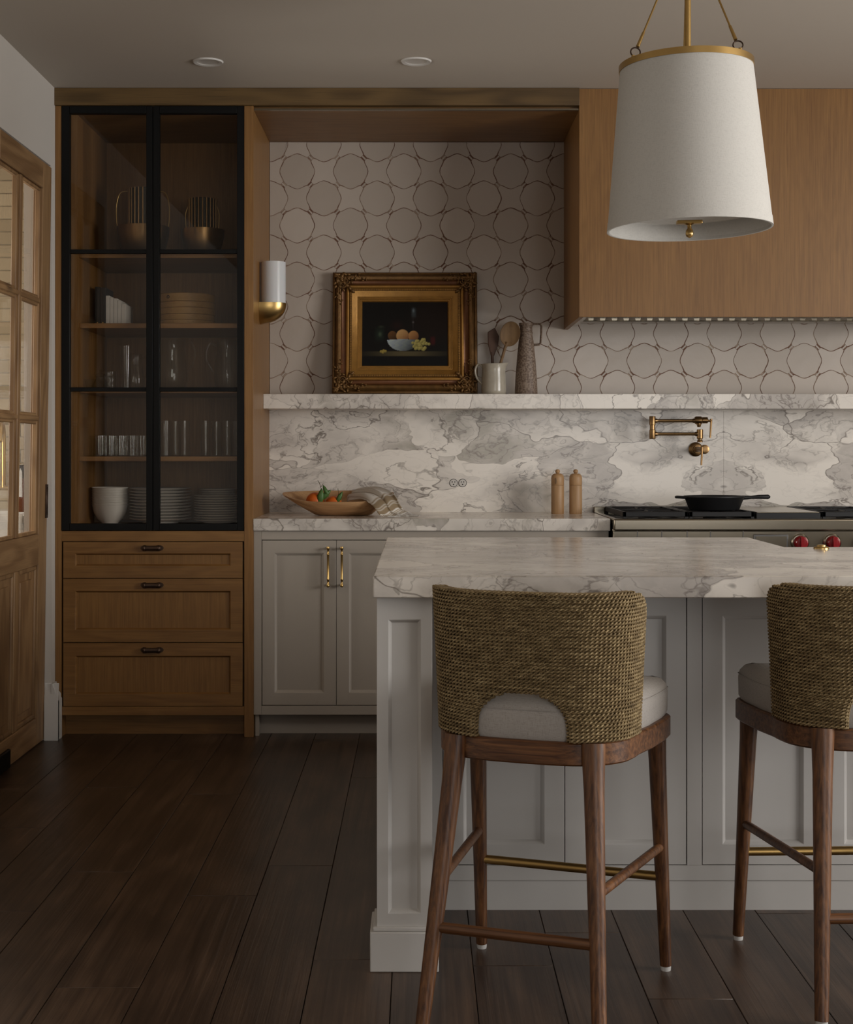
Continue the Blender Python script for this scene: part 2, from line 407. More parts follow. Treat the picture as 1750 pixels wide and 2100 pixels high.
# right wall with its window
m = MB().box(RX, RX + .1, BY, 1.15, 0, CEIL).box(RX, RX + .1, 3.85, 6.8, 0, CEIL).box(RX, RX + .1, 1.15, 3.85, 0, .7).box(RX, RX + .1, 1.15, 3.85, 2.4, CEIL)
struct(m.build('wall_right', 'wall_paint'), 'white right wall with a wide window', 'wall')
m = MB().box(LX - .115, .7, BY - .1, BY, 0, CEIL).box(3.7, RX + .1, BY - .1, BY, 0, CEIL).box(.7, 3.7, BY - .1, BY, 0, .55).box(.7, 3.7, BY - .1, BY, 2.35, CEIL)
struct(m.build('wall_front', 'wall_paint'), 'white wall with a wide window behind the viewer', 'wall')
def window(name, horiz, a0, a1, z0, z1, c):
    def bx(mm, p0, p1, q0, q1, d0, d1):
        return mm.box(p0, p1, d0, d1, q0, q1) if horiz else mm.box(d0, d1, p0, p1, q0, q1)
    m = MB()
    for p0, p1, q0, q1 in ((a0, a0 + .05, z0, z1), (a1 - .05, a1, z0, z1), (a0, a1, z0, z0 + .05), (a0, a1, z1 - .05, z1), ((a0 + a1) / 2 - .025, (a0 + a1) / 2 + .025, z0, z1), (a0, a1, (z0 + z1) / 2 - .012, (z0 + z1) / 2 + .012)):
        bx(m, p0, p1, q0, q1, c - .03, c + .03)
    o = struct(m.build(name, 'trim_white', bevel=.003), 'white framed daylight window', 'window')
    bx(MB(), a0 + .04, a1 - .04, z0 + .04, z1 - .04, c - .003, c + .003).build('pane', 'door_glass', o)
    return o
window('window_1', False, 1.15, 3.85, .7, 2.4, RX + .06)
window('window_2', True, .7, 3.7, .55, 2.35, BY - .06)
# pantry shell seen through the door glass
PYB = 7.05
wp = struct(MB().box(-3.6, LX - .115, PYB, PYB + .1, 0, CEIL).build('wall_pantry_back', 'pantry_grout'), 'pantry wall of sandy brick tiles', 'wall')
m = MB().box(-3.6, -3.5, 3.4, 4.9, 0, CEIL).box(-3.6, -3.5, 6.3, 7.15, 0, CEIL).box(-3.6, -3.5, 4.9, 6.3, 0, .9).box(-3.6, -3.5, 4.9, 6.3, 2.3, CEIL)
struct(m.build('wall_pantry_left', 'wall_paint'), 'white pantry wall with its window', 'wall')
struct(MB().box(-3.6, LX - .115, 3.3, 3.4, 0, CEIL).build('wall_pantry_front', 'wall_paint'), 'white near wall of the pantry', 'wall')
struct(MB().box(LX - .115, LX - .10, 6.80, PYB, 0, CEIL).build('wall_pantry_right', 'wall_paint'), 'white side wall of the pantry', 'wall')
window('window_3', False, 4.9, 6.3, .9, 2.3, -3.55)
bl, bh = .198, .0585
brick_me = None
for r_ in range(28):
    for c_ in range(5):
        xx = -1.745 - c_ * (bl + .004) - (bl / 2 if r_ % 2 else 0)
        zz = .955 + r_ * (bh + .004)
        if brick_me is None:
            first = MB().box(-bl / 2, bl / 2, -.008, 0, 0, bh).build('brick', 'brick_glaze', wp, bevel=.002, seg=1, local=True); brick_me = first
            b_ = first
        else:
            b_ = first.copy(); b_.name = 'brick'; C.objects.link(b_); b_.parent = wp
        b_.location = Vector((xx, PYB, zz)) - wp.location

# header beam over cabinet and niche, soffit of the niche, baseboard
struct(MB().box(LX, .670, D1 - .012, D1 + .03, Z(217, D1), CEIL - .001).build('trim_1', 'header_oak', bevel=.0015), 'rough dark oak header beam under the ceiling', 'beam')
NL, HL = -.694, .670             # niche left side, hood left side
struct(MB().box(NL, HL, D1 + .014, D1 + .03, Z(226, D1 + .014), Z(222.5, D1 + .014)).build('trim_3', 'steel'), 'thin metal light strip under the header beam', 'light strip')
struct(MB().box(NL, HL, D1 + .03, 6.688, 2.628, 2.66).build('trim_2', 'oak_horizontal', bevel=.001), 'oak soffit board over the tiled niche', 'soffit')
prof = [(0, 0), (.03, 0), (.03, .165), (.026, .172), (.026, .185), (.018, .195), (.016, .21), (.010, .222), (.008, .235), (0, .235)]
m = MB().prism([(LX + a, z) for a, z in prof], 'y', DY1 - .012, D1 - .002)
m.prism([(DY1 + .004 - a * .8, z) for a, z in prof], 'x', LX - .0262, LX + .030)
struct(m.build('baseboard_left', 'trim_white', bevel=.001), 'tall white moulded baseboard beside the oak cabinet', 'baseboard')

# ------------------------------------------------------------------ wavy wall tiles, each one a part of the wall
CW, CH = .1236, .1252
TX0, TZ0 = X(609.5, D2), Z(351.4, D2)
AMP = .0188
def edge(p, q, sgn, n=11):
    """curve from p to q bulging to sgn * left normal"""
    d = (q[0] - p[0], q[1] - p[1]); L = math.hypot(*d); nx, ny = -d[1] / L, d[0] / L; out = []
    for i in range(n):
        t_ = .105 + .79 * i / (n - 1)
        h = sgn * AMP * math.sin(PI * t_) ** 2.6
        out.append((p[0] + d[0] * t_ + nx * h, p[1] + d[1] * t_ + ny * h))
    return out
def outline(convex):
    a, b = CW / 2, CH / 2; cs = [(-a, -b), (a, -b), (a, b), (-a, b)]; out = []
    for i in range(4): out += edge(cs[i], cs[(i + 1) % 4], -1 if convex else 1)
    return out
def inset(poly, d):
    n = len(poly); out = []
    for i in range(n):
        a, b, c_ = poly[i - 1], poly[i], poly[(i + 1) % n]
        tx, ty = c_[0] - a[0], c_[1] - a[1]; L = math.hypot(tx, ty) or 1
        out.append((b[0] - ty / L * d, b[1] + tx / L * d))
    return out
def clip(poly, x0, x1, z0, z1):
    for ax, lim, keep in ((0, x0, 1), (0, x1, -1), (1, z0, 1), (1, z1, -1)):
        out = []
        for i in range(len(poly)):
            a, b = poly[i - 1], poly[i]; da, db = (a[ax] - lim) * keep, (b[ax] - lim) * keep
            if (da >= 0) != (db >= 0):
                t_ = da / (da - db); out.append((a[0] + (b[0] - a[0]) * t_, a[1] + (b[1] - a[1]) * t_))
            if db >= 0: out.append(b)
        poly = out
        if len(poly) < 3: return []
    return poly
def tile_mesh(lo, hi):
    m = MB(); n = len(lo); T = .012
    vs = [(x, 0, z) for x, z in lo] + [(x, -T + .0025, z) for x, z in lo] + [(x, -T, z) for x, z in hi]
    fs = [tuple(range(2 * n, 3 * n))]; mi = [0]
    for i in range(n):
        j = (i + 1) % n; fs.append((i, j, n + j, n + i)); fs.append((n + i, n + j, 2 * n + j, 2 * n + i)); mi += [1, 1]
    m.v = vs; m.f = fs; m.mi = mi; return m
SH_T, HB = 1.452, 1.765
ZONES = [(NL + .001, 2.45, SH_T, 2.627)]
def behind_hood(cx, cz): return cx - CW * .65 > HL + .02 and cz - CH * .65 > HB + .02
outs = {c_: outline(c_) for c_ in (True, False)}
def gap(poly):
    q = inset(poly, 1.0); out = []
    for i, (p, r) in enumerate(zip(poly, q)):
        e_ = abs(2 * (i % 11) / 10 - 1) ** 3; d = .00055 + .0011 * e_
        out.append((p[0] + (r[0] - p[0]) * d, p[1] + (r[1] - p[1]) * d))
    return out
los = {c_: gap(outs[c_]) for c_ in outs}
full = {}
for zi, (x0, x1, z0, z1) in enumerate(ZONES):
    for i in range(-4, 30):
        for j in range(-12, 4):
            cx, cz = TX0 + i * CW, TZ0 + j * CH
            if cx + CW < x0 or cx - CW > x1 or cz + CH < z0 or cz - CH > z1: continue
            if behind_hood(cx, cz): continue
            cv = (i + j) % 2 == 0; nm = 'round_tile' if cv else 'star_tile'
            P = [(x + cx, z + cz) for x, z in los[cv]]
            inside = all(x0 <= x <= x1 and z0 <= z <= z1 for x, z in P)
            if inside:
                if cv not in full:
                    full[cv] = tile_mesh(los[cv], inset(los[cv], .0011)).build(nm, ['tile_glaze', 'terracotta'], wb, local=True)
                    o = full[cv]
                else:
                    o = full[cv].copy(); o.name = nm; C.objects.link(o); o.parent = wb
                o.location = Vector((cx + random.uniform(-.0006, .0006), 6.70 + random.uniform(-.0002, .0002), cz + random.uniform(-.0006, .0006))) - wb.location
                o.rotation_euler = (random.uniform(-.002, .002), random.uniform(-.007, .007), random.uniform(-.002, .002))
            else:
                Q = clip(P, x0, x1, z0, z1)
                if len(Q) < 4: continue
                a_ = abs(sum(Q[k - 1][0] * Q[k][1] - Q[k][0] * Q[k - 1][1] for k in range(len(Q)))) / 2
                if a_ < .0004: continue
                Q = [(x - cx, z - cz) for x, z in Q]
                o = tile_mesh(Q, inset(Q, .0012)).build(nm, ['tile_glaze', 'terracotta'], wb, local=True)
                o.location = Vector((cx, 6.70, cz)) - wb.location
        # small lozenge at each crossing
    ins = None
    for i in range(-5, 30):
        for j in range(-13, 4):
            cx, cz = TX0 + (i + .5) * CW, TZ0 + (j + .5) * CH
            if not (x0 + .014 < cx < x1 - .014 and z0 + .014 < cz < z1 - .014) or behind_hood(cx, cz): continue
            key = 'L%d' % ((i + j) % 2)
            if key not in full:
                a = PI / 4 if (i + j) % 2 else -PI / 4; ca, sa = math.cos(a), math.sin(a)
                poly = [(-.0118, -.0042), (.0118, -.0042), (.0118, .0042), (-.0118, .0042)]
                poly = [(x * ca - z * sa, x * sa + z * ca) for x, z in poly]
                full[key] = tile_mesh(poly, inset(poly, .0008)).build('lozenge_tile', ['tile_glaze', 'terracotta'], wb, local=True); o = full[key]
            else:
                o = full[key].copy(); o.name = 'lozenge_tile'; C.objects.link(o); o.parent = wb
            o.location = Vector((cx, 6.6995, cz)) - wb.location
# mortar bed the tiles sit in
m = MB()
for x0, x1, z0, z1 in ZONES: m.box(x0, x1, 6.6893, 6.70, z0, z1)
m.build('grout_bed', 'grout', wb)

# ------------------------------------------------------------------ marble splash, shelf and worktops
sp = thing('backsplash', 'bookmatched grey veined marble backsplash behind the worktop', 'backsplash', (.9, D2, .915))
MB().box(NL, 1.4096, D2, 6.70, .915, 1.386).build('slab', 'marble_splash', sp)
MB().box(1.4104, 2.6, D2, 6.70, .915, 1.386).build('slab', 'marble_splash', sp)
SHY = 6.427
tag(MB().box(NL, 2.6, SHY, 6.70, 1.386, SH_T).build('marble_shelf', 'marble_shelf', bevel=.0015), 'thick white veined marble ledge above the backsplash', 'shelf')
tag(MB().box(NL, .800, D1 - .004, 6.70, .864, .915).build('countertop', 'marble_top', bevel=.002), 'pale marble worktop over white cabinet beside the range', 'worktop')
tag(MB().box(2.022, 2.9, D1 - .004, 6.70, .864, .915).build('countertop', 'marble_top', bevel=.002), 'pale marble worktop on the far side of the range', 'worktop')
IX0, IX1, IY0, IY1, NX0, NX1, NY = -.106, 2.90, 3.306, 4.757, 1.085, 1.715, 4.282
poly = [(IX0, IY0), (IX1, IY0), (IX1, IY1), (NX1, IY1), (NX1, NY), (NX0, NY), (NX0, IY1), (IX0, IY1)]
tag(MB().prism(poly, 'z', .864, .915).build('island_countertop', 'marble_island', bevel=.003), 'large thick marble top of the kitchen island', 'worktop')

# ------------------------------------------------------------------ shaker panels
def shaker(x0, x1, z0, z1, yf, th, fr, rec, lip, frz=None):
    """frame ring with sloping lip, open in the middle; returns mesh and the panel box mesh, facing -y"""
    frz = frz or (fr, fr); m = MB()
    o = [(x0, z0), (x1, z0), (x1, z1), (x0, z1)]
    a = [(x0 + fr, z0 + frz[0]), (x1 - fr, z0 + frz[0]), (x1 - fr, z1 - frz[1]), (x0 + fr, z1 - frz[1])]
    b = [(x0 + fr + lip, z0 + frz[0] + lip), (x1 - fr - lip, z0 + frz[0] + lip), (x1 - fr - lip, z1 - frz[1] - lip), (x0 + fr + lip, z1 - frz[1] - lip)]
    vs = []
    for pts, y in ((o, yf + th), (o, yf), (a, yf), (b, yf + rec), (b, yf + th)): vs += [(x, y, z) for x, z in pts]
    fs = []
    for k in range(5):
        for i in range(4):
            j = (i + 1) % 4; p, q = k * 4, ((k + 1) % 5) * 4; fs.append((p + i, p + j, q + j, q + i))
    m.add(vs, fs)
    pn = MB().box(b[0][0], b[1][0], yf + rec, yf + th, b[0][1], b[2][1])
    return m, pn

# ------------------------------------------------------------------ tall oak cabinet with black glazed doors
hx0, hx1 = LX, NL
hutch = thing('china_cabinet', 'tall oak cabinet with black framed glass doors and three drawers', 'cabinet', (-1.11, 6.37, 0))
yb = 6.690
SZ = lambda v: Z(v, D1)
MB().box(hx0 + .001, X(126, D1), D1, yb, 0, SZ(217)).build('stile', 'oak_vertical', hutch, bevel=.001)
MB().box(X(501, D1), hx1, D1, yb, 0, SZ(217)).build('side_panel', 'oak_vertical', hutch, bevel=.001)
MB().box(X(126, D1), -1.440, D1 + .035, yb, .85, SZ(217)).build('inner_side', 'oak_vertical', hutch)
MB().box(-1.44, X(501, D1), 6.655, yb, .85, SZ(217)).build('back_panel', 'oak_vertical', hutch)
MB().box(X(126, D1), X(501, D1), D1 + .004, yb, 2.615, SZ(217)).build('top_panel', 'oak_horizontal', hutch)
for v_, zt in ((520, 2.036), (663, 1.739), (798, 1.463), (936, 1.175)):
    MB().box(-1.44, X(501, D1), D1 + .072, 6.655, zt - .020, zt).build('shelf', 'oak_horizontal', hutch, bevel=.001)
MB().box(-1.44, X(501, D1), D1 + .035, 6.655, .855, .880).build('shelf', 'oak_horizontal', hutch, bevel=.001)
MB().box(X(126, D1), X(501, D1), D1 + .001, D1 + .03, SZ(1110), SZ(1089)).build('rail', 'oak_horizontal', hutch, bevel=.001)
MB().box(X(126, D1), X(501, D1), D1 + .001, D1 + .03, SZ(1467), SZ(1449)).build('rail', 'oak_horizontal', hutch, bevel=.001)
MB().box(X(126, D1), X(501, D1), D1 + .075, D1 + .095, 0, SZ(1467) + .01).build('toe_kick', 'oak_horizontal', hutch)
MB().box(X(126, D1), X(501, D1), D1 + .03, yb, SZ(1467), .855).build('carcass', 'oak_horizontal', hutch)
def pull_bar(parent, cx, cz, yf):
    m = MB()
    for s in (-1, 1):
        m.lathe([(.0001, -.012), (.012, -.012), (.013, -.006), (.0125, .0), (.009, .004), (.0001, .005)], (cx + s * .034, yf - .012, cz), 14, ax=(s, 0, 0))
    m.lathe([(.0001, -.034), (.0115, -.034), (.0125, -.032), (.0125, -.028), (.0108, -.026), (.0108, .026), (.0125, .028), (.0125, .032), (.0115, .034), (.0001, .034)], (cx, yf - .014, cz), 16, ax=(1, 0, 0))
    for s in (-1, 1):
        m.prism([(cx + s * .034, cz - .012), (cx + s * .044, cz - .008), (cx + s * .0485, cz), (cx + s * .044, cz + .008), (cx + s * .034, cz + .012)], 'y', yf - .004, yf)
    m.build('pull', 'bronze', parent, smooth=35)
for (va, vb, pa, pb, pv) in ((1111.5, 1185.5, 1135, 1161, 1124), (1187, 1317, 1212, 1292, 1200), (1319, 1448, 1345, 1424, 1333)):
    m, pn = shaker(X(129.5, D1), X(497.5, D1), SZ(vb), SZ(va), D1 + .001, .022, (154 - 129.5) / 490, .010, .007, ((vb - pb) / 490, (pa - va) / 490))
    d = m.build('drawer', 'oak_horizontal', hutch, bevel=.0006, seg=1)
    pn.build('panel', 'oak_vertical', d)
    pull_bar(d, X(312, D1), SZ(pv), D1 + .001)
# black metal doors: rails, stiles and glazing bars in one frame, three panes each
for (ua, ub, sa, sb) in ((126.5, 313.2, 16.5, 13), (314.2, 500.5, 13, 14)):
    x0, x1 = X(ua, D1), X(ub, D1); z0, z1 = SZ(1088), SZ(217.5); yf = D1 - .003
    fa, fb, ft, fbm = sa / 490, sb / 490, .031, .029
    m = MB().box(x0, x0 + fa, yf, yf + .03, z0, z1).box(x1 - fb, x1, yf, yf + .03, z0, z1)
    m.box(x0 + fa, x1 - fb, yf, yf + .03, z0, z0 + fbm).box(x0 + fa, x1 - fb, yf, yf + .03, z1 - ft, z1)
    for v_ in (515.5, 798.5): m.box(x0 + fa, x1 - fb, yf + .004, yf + .026, SZ(v_) - .0085, SZ(v_) + .0085)
    d = m.build('glass_door', 'black_metal', hutch, bevel=.0012, seg=1)
    lv = [z0 + fbm, SZ(798.5), SZ(515.5), z1 - ft]
    for a, b in zip(lv, lv[1:]): MB().box(x0 + fa - .002, x1 - fb + .002, yf + .013, yf + .017, a + .004, b - .004).build('pane', 'pane_glass', d)

# ------------------------------------------------------------------ range hood
hood = thing('range_hood', 'boxy oak range hood with a steel filter underneath', 'hood', (1.41, 6.37, HB))
HR = 2.15
MB().box(HL, HR, D1, D1 + .02, SZ(650), CEIL - .001).build('front_panel', 'oak_vertical', hood, bevel=.001)
for a, b in ((HL, HL + .02), (HR - .02, HR)): MB().box(a, b, D1 + .02, 6.6875, SZ(650), CEIL - .001).build('side_panel', 'oak_vertical', hood, bevel=.001)
zb = 1.768
m = MB().box(HL + .02, HR - .02, 6.56, 6.66, zb + .017, zb + .03).box(HL + .02, HL + .045, D1 + .02, 6.56, zb - .004, zb + .02).box(HR - .045, HR - .02, D1 + .02, 6.56, zb - .004, zb + .02)
m.build('liner', 'steel', hood, bevel=.001)
m = MB(); n = 57; xs = np.linspace(HL + .045, HR - .045, n)
prof = []
for i, x in enumerate(xs): prof.append((x, zb + (.0 if i % 2 else .020)))
pl = []
step = (HR - HL - .09) / 28
poly = []
x = HL + .045
for i in range(28):
    for a, z in ((.0, .0), (.40, .0), (.52, .026), (.88, .026)): poly.append((x + a * step, zb - .002 + z))
    x += step
poly += [(HR - .045, zb + .034), (HL + .045, zb + .034)]
m.prism(poly, 'y', D1 + .05, 6.56); m.v = [(a, b, c - .017 + (b - D1 - .05) * .10) for a, b, c in m.v]; m.build('baffle_filter', 'steel', hood)
MB().box(HL + .02, HR - .02, D1 + .02, 6.66, zb + .055, zb + .07).build('liner_top', 'steel_dark', hood)

# ------------------------------------------------------------------ white base cabinet beside the range
def vbar(parent, x, z0, z1, yf, mat='brass'):
    m = MB()
    y = yf - .028
    m.lathe([(.0001, z0), (.0055, z0), (.0065, z0 + .003), (.0065, z0 + .012), (.0042, z0 + .015), (.0042, z0 + .028), (.0058, z0 + .030), (.0058, z0 + .034), (.005, z0 + .036),
             (.005, z1 - .036), (.0058, z1 - .034), (.0058, z1 - .030), (.0042, z1 - .028), (.0042, z1 - .015), (.0065, z1 - .012), (.0065, z1 - .003), (.0055, z1), (.0001, z1)], (x, y, 0), 12)
    for z in (z0 + .008, z1 - .008): m.tube([(x, y, z), (x, yf, z)], .005, 10)
    m.build('handle', mat, parent, smooth=40)
cab = thing('base_cabinet', 'greige painted base cabinet with brass handles under the marble worktop', 'cabinet', (.05, 6.37, 0))
yf = D1 + .012; cs = F / yf
CXf = lambda u: X(u, yf); CZf = lambda v: Z(v, yf)
ux = [538, 690, 842]
m = MB().box(NL, CXf(536.5), yf, yf + .022, CZf(1466), .864).box(CXf(536.5), .795, yf, yf + .022, CZf(1107), .864).box(CXf(536.5), .795, yf, yf + .022, CZf(1466), CZf(1447.5))
m.box(CXf(843.5), CXf(860), yf, yf + .022, CZf(1447.5), CZf(1107)).box(CXf(1164), CXf(1180), yf, yf + .022, CZf(1447.5), CZf(1107)).box(.765, .795, yf, yf + .022, CZf(1447.5), CZf(1107))
m.build('face_frame', 'cabinet_paint', cab, bevel=.0008, seg=1)
MB().box(NL + .004, .795, yf + .1, 6.69, .0, .858).box(NL + .004, .795, yf + .022, yf + .1, CZf(1466), .858).build('carcass', 'cabinet_paint', cab)
MB().box(NL + .006, .795, yf + .075, yf + .09, 0, CZf(1466) + .005).build('toe_kick', 'cabinet_paint', cab)
MB().box(NL + .004, NL + .02, yf + .02, yf + .09, 0, CZf(1466)).build('toe_return', 'cabinet_paint', cab)
for (ua, ub, hu) in ((538, 689.6, 674), (690.6, 842, 702), (861, 1012, 998), (1013, 1163, 1027)):
    mm, pn = shaker(CXf(ua), CXf(ub), CZf(1446), CZf(1108.5), yf + .001, .021, .051, .012, .011, (.051, .052))
    d = mm.build('door', 'cabinet_paint', cab, bevel=.0006, seg=1); pn.build('panel', 'cabinet_paint', d)
    vbar(d, CXf(hu), CZf(1203), CZf(1120), yf)
for za, zb2 in ((CZf(1446), CZf(1335)), (CZf(1333), CZf(1222)), (CZf(1220), CZf(1108.5))):
    mm, pn = shaker(CXf(1181.5), .7635, za, zb2, yf + .001, .021, .03, .010, .008); d = mm.build('drawer', 'cabinet_paint', cab, bevel=.0006, seg=1); pn.build('panel', 'cabinet_paint', d)
cab2 = thing('base_cabinet', 'greige painted base cabinet past the far side of the range', 'cabinet', (2.46, 6.37, 0))
MB().box(2.03, 2.9, yf + .022, 6.69, 0, .858).build('carcass', 'cabinet_paint', cab2)
for a, b in ((2.06, 2.46), (2.463, 2.87)):
    mm, pn = shaker(a, b, .13, .83, yf + .001, .021, .051, .009, .010); d = mm.build('door', 'cabinet_paint', cab2, bevel=.0006, seg=1); pn.build('panel', 'cabinet_paint', d)

# ------------------------------------------------------------------ kitchen island
isl = thing('kitchen_island', 'pale grey panelled kitchen island with square corner posts', 'island', (1.4, 4.1, 0))
YF = 3.775; iz = lambda v: Z(v, YF); ixx = lambda u: X(u, YF)
def post(cx):
    p0, p1 = cx - .064, cx + .064; yf_ = 3.34
    m, pn = shaker(p0, p1, .097, .864, yf_, .014, .0265, .011, .008, (.035, .053))
    p = m.build('post', 'island_paint', isl, bevel=.0008, seg=1)
    pn.build('panel', 'island_paint', p)
    MB().box(p0, p1, yf_ + .014, yf_ + .128, .02, .864).build('core', 'island_paint', p)
    MB().box(p0 - .0155, p1 + .0155, yf_ - .013, yf_ + .14, 0, .092).box(p0 - .009, p1 + .009, yf_ - .008, yf_ + .134, .092, .102).build('plinth', 'island_paint', p, bevel=.0025)
post(-.034); post(2.828)
dx = .678; doors = []
for k in range(4):
    a = ixx(909.5) + dx * k
    doors += [(a, a + .3165), (a + .3185, a + .635)]
m = MB(); top, bot = .822, iz(1774.5)
m.box(.0, doors[0][0] - .002, YF, YF + .02, .078, .864).box(doors[-1][1] + .002, 2.79, YF, YF + .02, .078, .864)
for k in range(3): m.box(doors[2 * k + 1][1] + .002, doors[2 * k + 2][0] - .002, YF, YF + .02, bot, top)
m.box(doors[0][0] - .002, doors[-1][1] + .002, YF, YF + .02, top + .002, .864).box(doors[0][0] - .002, doors[-1][1] + .002, YF, YF + .02, .078, bot)
m.build('face_frame', 'island_paint', isl, bevel=.0008, seg=1)
for a, b in doors:
    mm, pn = shaker(a, b, bot + .002, top - .0, YF + .001, .02, .052, .011, .010)
    d = mm.build('door', 'island_paint', isl, bevel=.0006, seg=1); pn.build('panel', 'island_paint', d)
MB().box(.0, 2.79, YF + .004, YF + .018, 0, .078).build('base_board', 'island_paint', isl)
for a, b in ((-.088, -.066), (2.858, 2.88)): MB().box(a, b, 3.472, 4.70, 0, .864).build('end_panel', 'island_paint', isl)
MB().box(-.066, NX0 - .01, YF + .02, 4.70, .01, .86).box(NX1 + .01, 2.858, YF + .02, 4.70, .01, .86).box(NX0 - .01, NX1 + .01, YF + .02, 4.70, .01, .60).box(NX0 - .01, NX1 + .01, YF + .02, NY - .02, .6, .86).build('carcass', 'island_paint', isl)
# sink let into the far side of the island
m = MB()
sx0, sx1, sy0, sy1, sz0, sz1 = NX0 - .004, NX1 + .004, NY - .012, 4.765, .612, .862
m.box(sx0, sx1, sy0, sy1, sz0, sz0 + .03).box(sx0, sx0 + .025, sy0, sy1, sz0, sz1).box(sx1 - .025, sx1, sy0, sy1, sz0, sz1).box(sx0, sx1, sy0, sy0 + .02, sz0, sz1).box(sx0, sx1, sy1 - .025, sy1, sz0, sz1)
tag(m.build('sink', 'ceramic_white', bevel=.004), 'white apron sink let into the marble island top', 'sink')
bt = at(1685, 1125.5, 4.215)
tag(MB().lathe([(.0001, .012), (.011, .012), (.013, .010), (.0135, .007), (.020, .006), (.0225, .003), (.0225, 0), (.0001, 0)], (bt.x, bt.y, .915), 24).build('air_switch', 'brass', smooth=35), 'small round brass push button on the island top', 'button')

# ------------------------------------------------------------------ antique pine door with six lights
dx0, dx1 = LX - .070, LX - .030      # door slab thickness
y0, y1, yc = 5.13, 5.985, 5.5575
st, mu = .127, .060
zt, zg1, zm = 2.372, 2.264, (1.807, 1.330)
zg0, zp1, zp0 = .862, .735, .115
lean = .006
door = thing('door_1', 'antique stripped pine door with six glass lights on the left', 'door', (LX - .050, yc, 0))
door.rotation_euler = (0, .0135, 0)
del door['category']; door['kind'] = 'structure'; door['category'] = 'door'
MB().box(dx0, dx1, y0, y0 + st, .004, zt).build('stile', 'pine_vertical', door, bevel=.003)
MB().box(dx0, dx1, y1 - st, y1, .004, zt).build('stile', 'pine_vertical', door, bevel=.003)
ya, yb_ = y0 + st, y1 - st
for a, b in ((zg1, zt), (zp1, zg0), (.004, zp0)): MB().box(dx0, dx1, ya, yb_, a, b).build('rail', 'pine_cross', door, bevel=.003)
ym0, ym1 = yc - mu / 2, yc + mu / 2
MB().box(dx0 + .002, dx1 - .002, ym0, ym1, zp0, zp1).build('mid_stile', 'pine_vertical', door, bevel=.004)
MB().box(dx0 + .004, dx1 - .004, ym0 + .016, ym1 - .016, zg0, zg1).box(dx0 + .012, dx1 - .012, ym0, ym1, zg0, zg1).build('mullion', 'pine_vertical', door, bevel=.005)
for z_ in zm:
    MB().box(dx0 + .005, dx1 - .005, ya, yb_, z_ - .010, z_ + .010).box(dx0 + .012, dx1 - .012, ya, yb_, z_ - .023, z_ + .023).build('muntin', 'pine_cross', door, bevel=.005)
lv = [(zg0, zm[1]), (zm[1], zm[0]), (zm[0], zg1)]
for a, b in ((ya, ym0), (ym1, yb_)):
    m = MB()
    for z0_, z1_ in lv:     # stepped glazing bead round every light
        for q0, q1, r0, r1 in ((a, a + .014, z0_, z1_), (b - .014, b, z0_, z1_), (a, b, z0_, z0_ + .014), (a, b, z1_ - .014, z1_)): m.box(dx0 + .010, dx1 - .010, q0, q1, r0, r1)
        MB().box(LX - .052, LX - .048, a, b, z0_, z1_).build('pane', 'door_glass', door)
    m.build('glazing_bead', 'pine_vertical', door, bevel=.004)
    # lower panel with raised field and moulding
    MB().box(LX - .058, LX - .046, a, b, zp0, zp1).box(LX - .052, LX - .040, a + .05, b - .05, zp0 + .05, zp1 - .05).build('lower_panel', 'pine_vertical', door, bevel=.004)
    m = MB()
    for q0, q1, r0, r1 in ((a, a + .02, zp0, zp1), (b - .02, b, zp0, zp1), (a, b, zp0, zp0 + .02), (a, b, zp1 - .02, zp1)): m.box(LX - .056, LX - .035, q0, q1, r0, r1)
    m.build('panel_moulding', 'pine_vertical', door, bevel=.006)
pz0, pz1 = Z(1062, 5.96), Z(993, 5.96)
m = MB().box(dx1 - .002, dx1 + .006, 5.952, 5.959, pz0, pz1).box(dx1 - .002, dx1 + .006, 5.971, 5.978, pz0, pz1).box(dx1 - .002, dx1 + .006, 5.959, 5.971, pz0, pz0 + .012).box(dx1 - .002, dx1 + .006, 5.959, 5.971, pz1 - .012, pz1)
fp = m.build('flush_pull', 'bronze', door, bevel=.001, seg=1)
MB().box(dx1 - .002, dx1 + .0006, 5.959, 5.971, pz0 + .012, pz1 - .012).build('pull_recess', 'bronze', fp)
MB().box(dx1 - .002, dx1 + .012, 5.18, 5.455, .004, .075).build('floor_guide', 'black_metal', door, bevel=.004)

# pantry worktop, sink, tap and bottle behind the glass
pc = thing('pantry_counter', 'white pantry counter with an apron sink behind the glazed door', 'counter', (-2.4, 6.72, 0))
MB().box(-3.49, -2.52, 6.42, PYB - .009, .875, .915).box(-1.76, LX - .117, 6.42, PYB - .009, .875, .915).box(-2.52, -1.76, 6.85, PYB - .009, .875, .915).build('worktop', 'ceramic_white', pc, bevel=.002)
MB().box(-2.52, -1.765, 6.40, 6.43, .66, .915).box(-2.52, -2.49, 6.43, 6.85, .66, .915).box(-1.79, -1.765, 6.43, 6.85, .66, .915).box(-2.52, -1.765, 6.82, 6.85, .66, .915).box(-2.52, -1.765, 6.40, 6.85, .64, .67).build('basin', 'ceramic_white', pc, bevel=.006)
MB().box(-3.49, LX - .117, 6.45, PYB - .009, 0, .64).box(-3.49, -2.53, 6.45, PYB - .009, .64, .875).box(-1.755, LX - .117, 6.45, PYB - .009, .64, .875).build('carcass', 'cabinet_paint', pc)
tx, ty = -1.985, 6.90
tp = thing('bridge_tap', 'polished brass bridge tap at the pantry sink', 'tap', (tx, ty, .915))
m = MB().tube([(tx - .09, ty, 1.02), (tx + .09, ty, 1.02)], .011, 12)
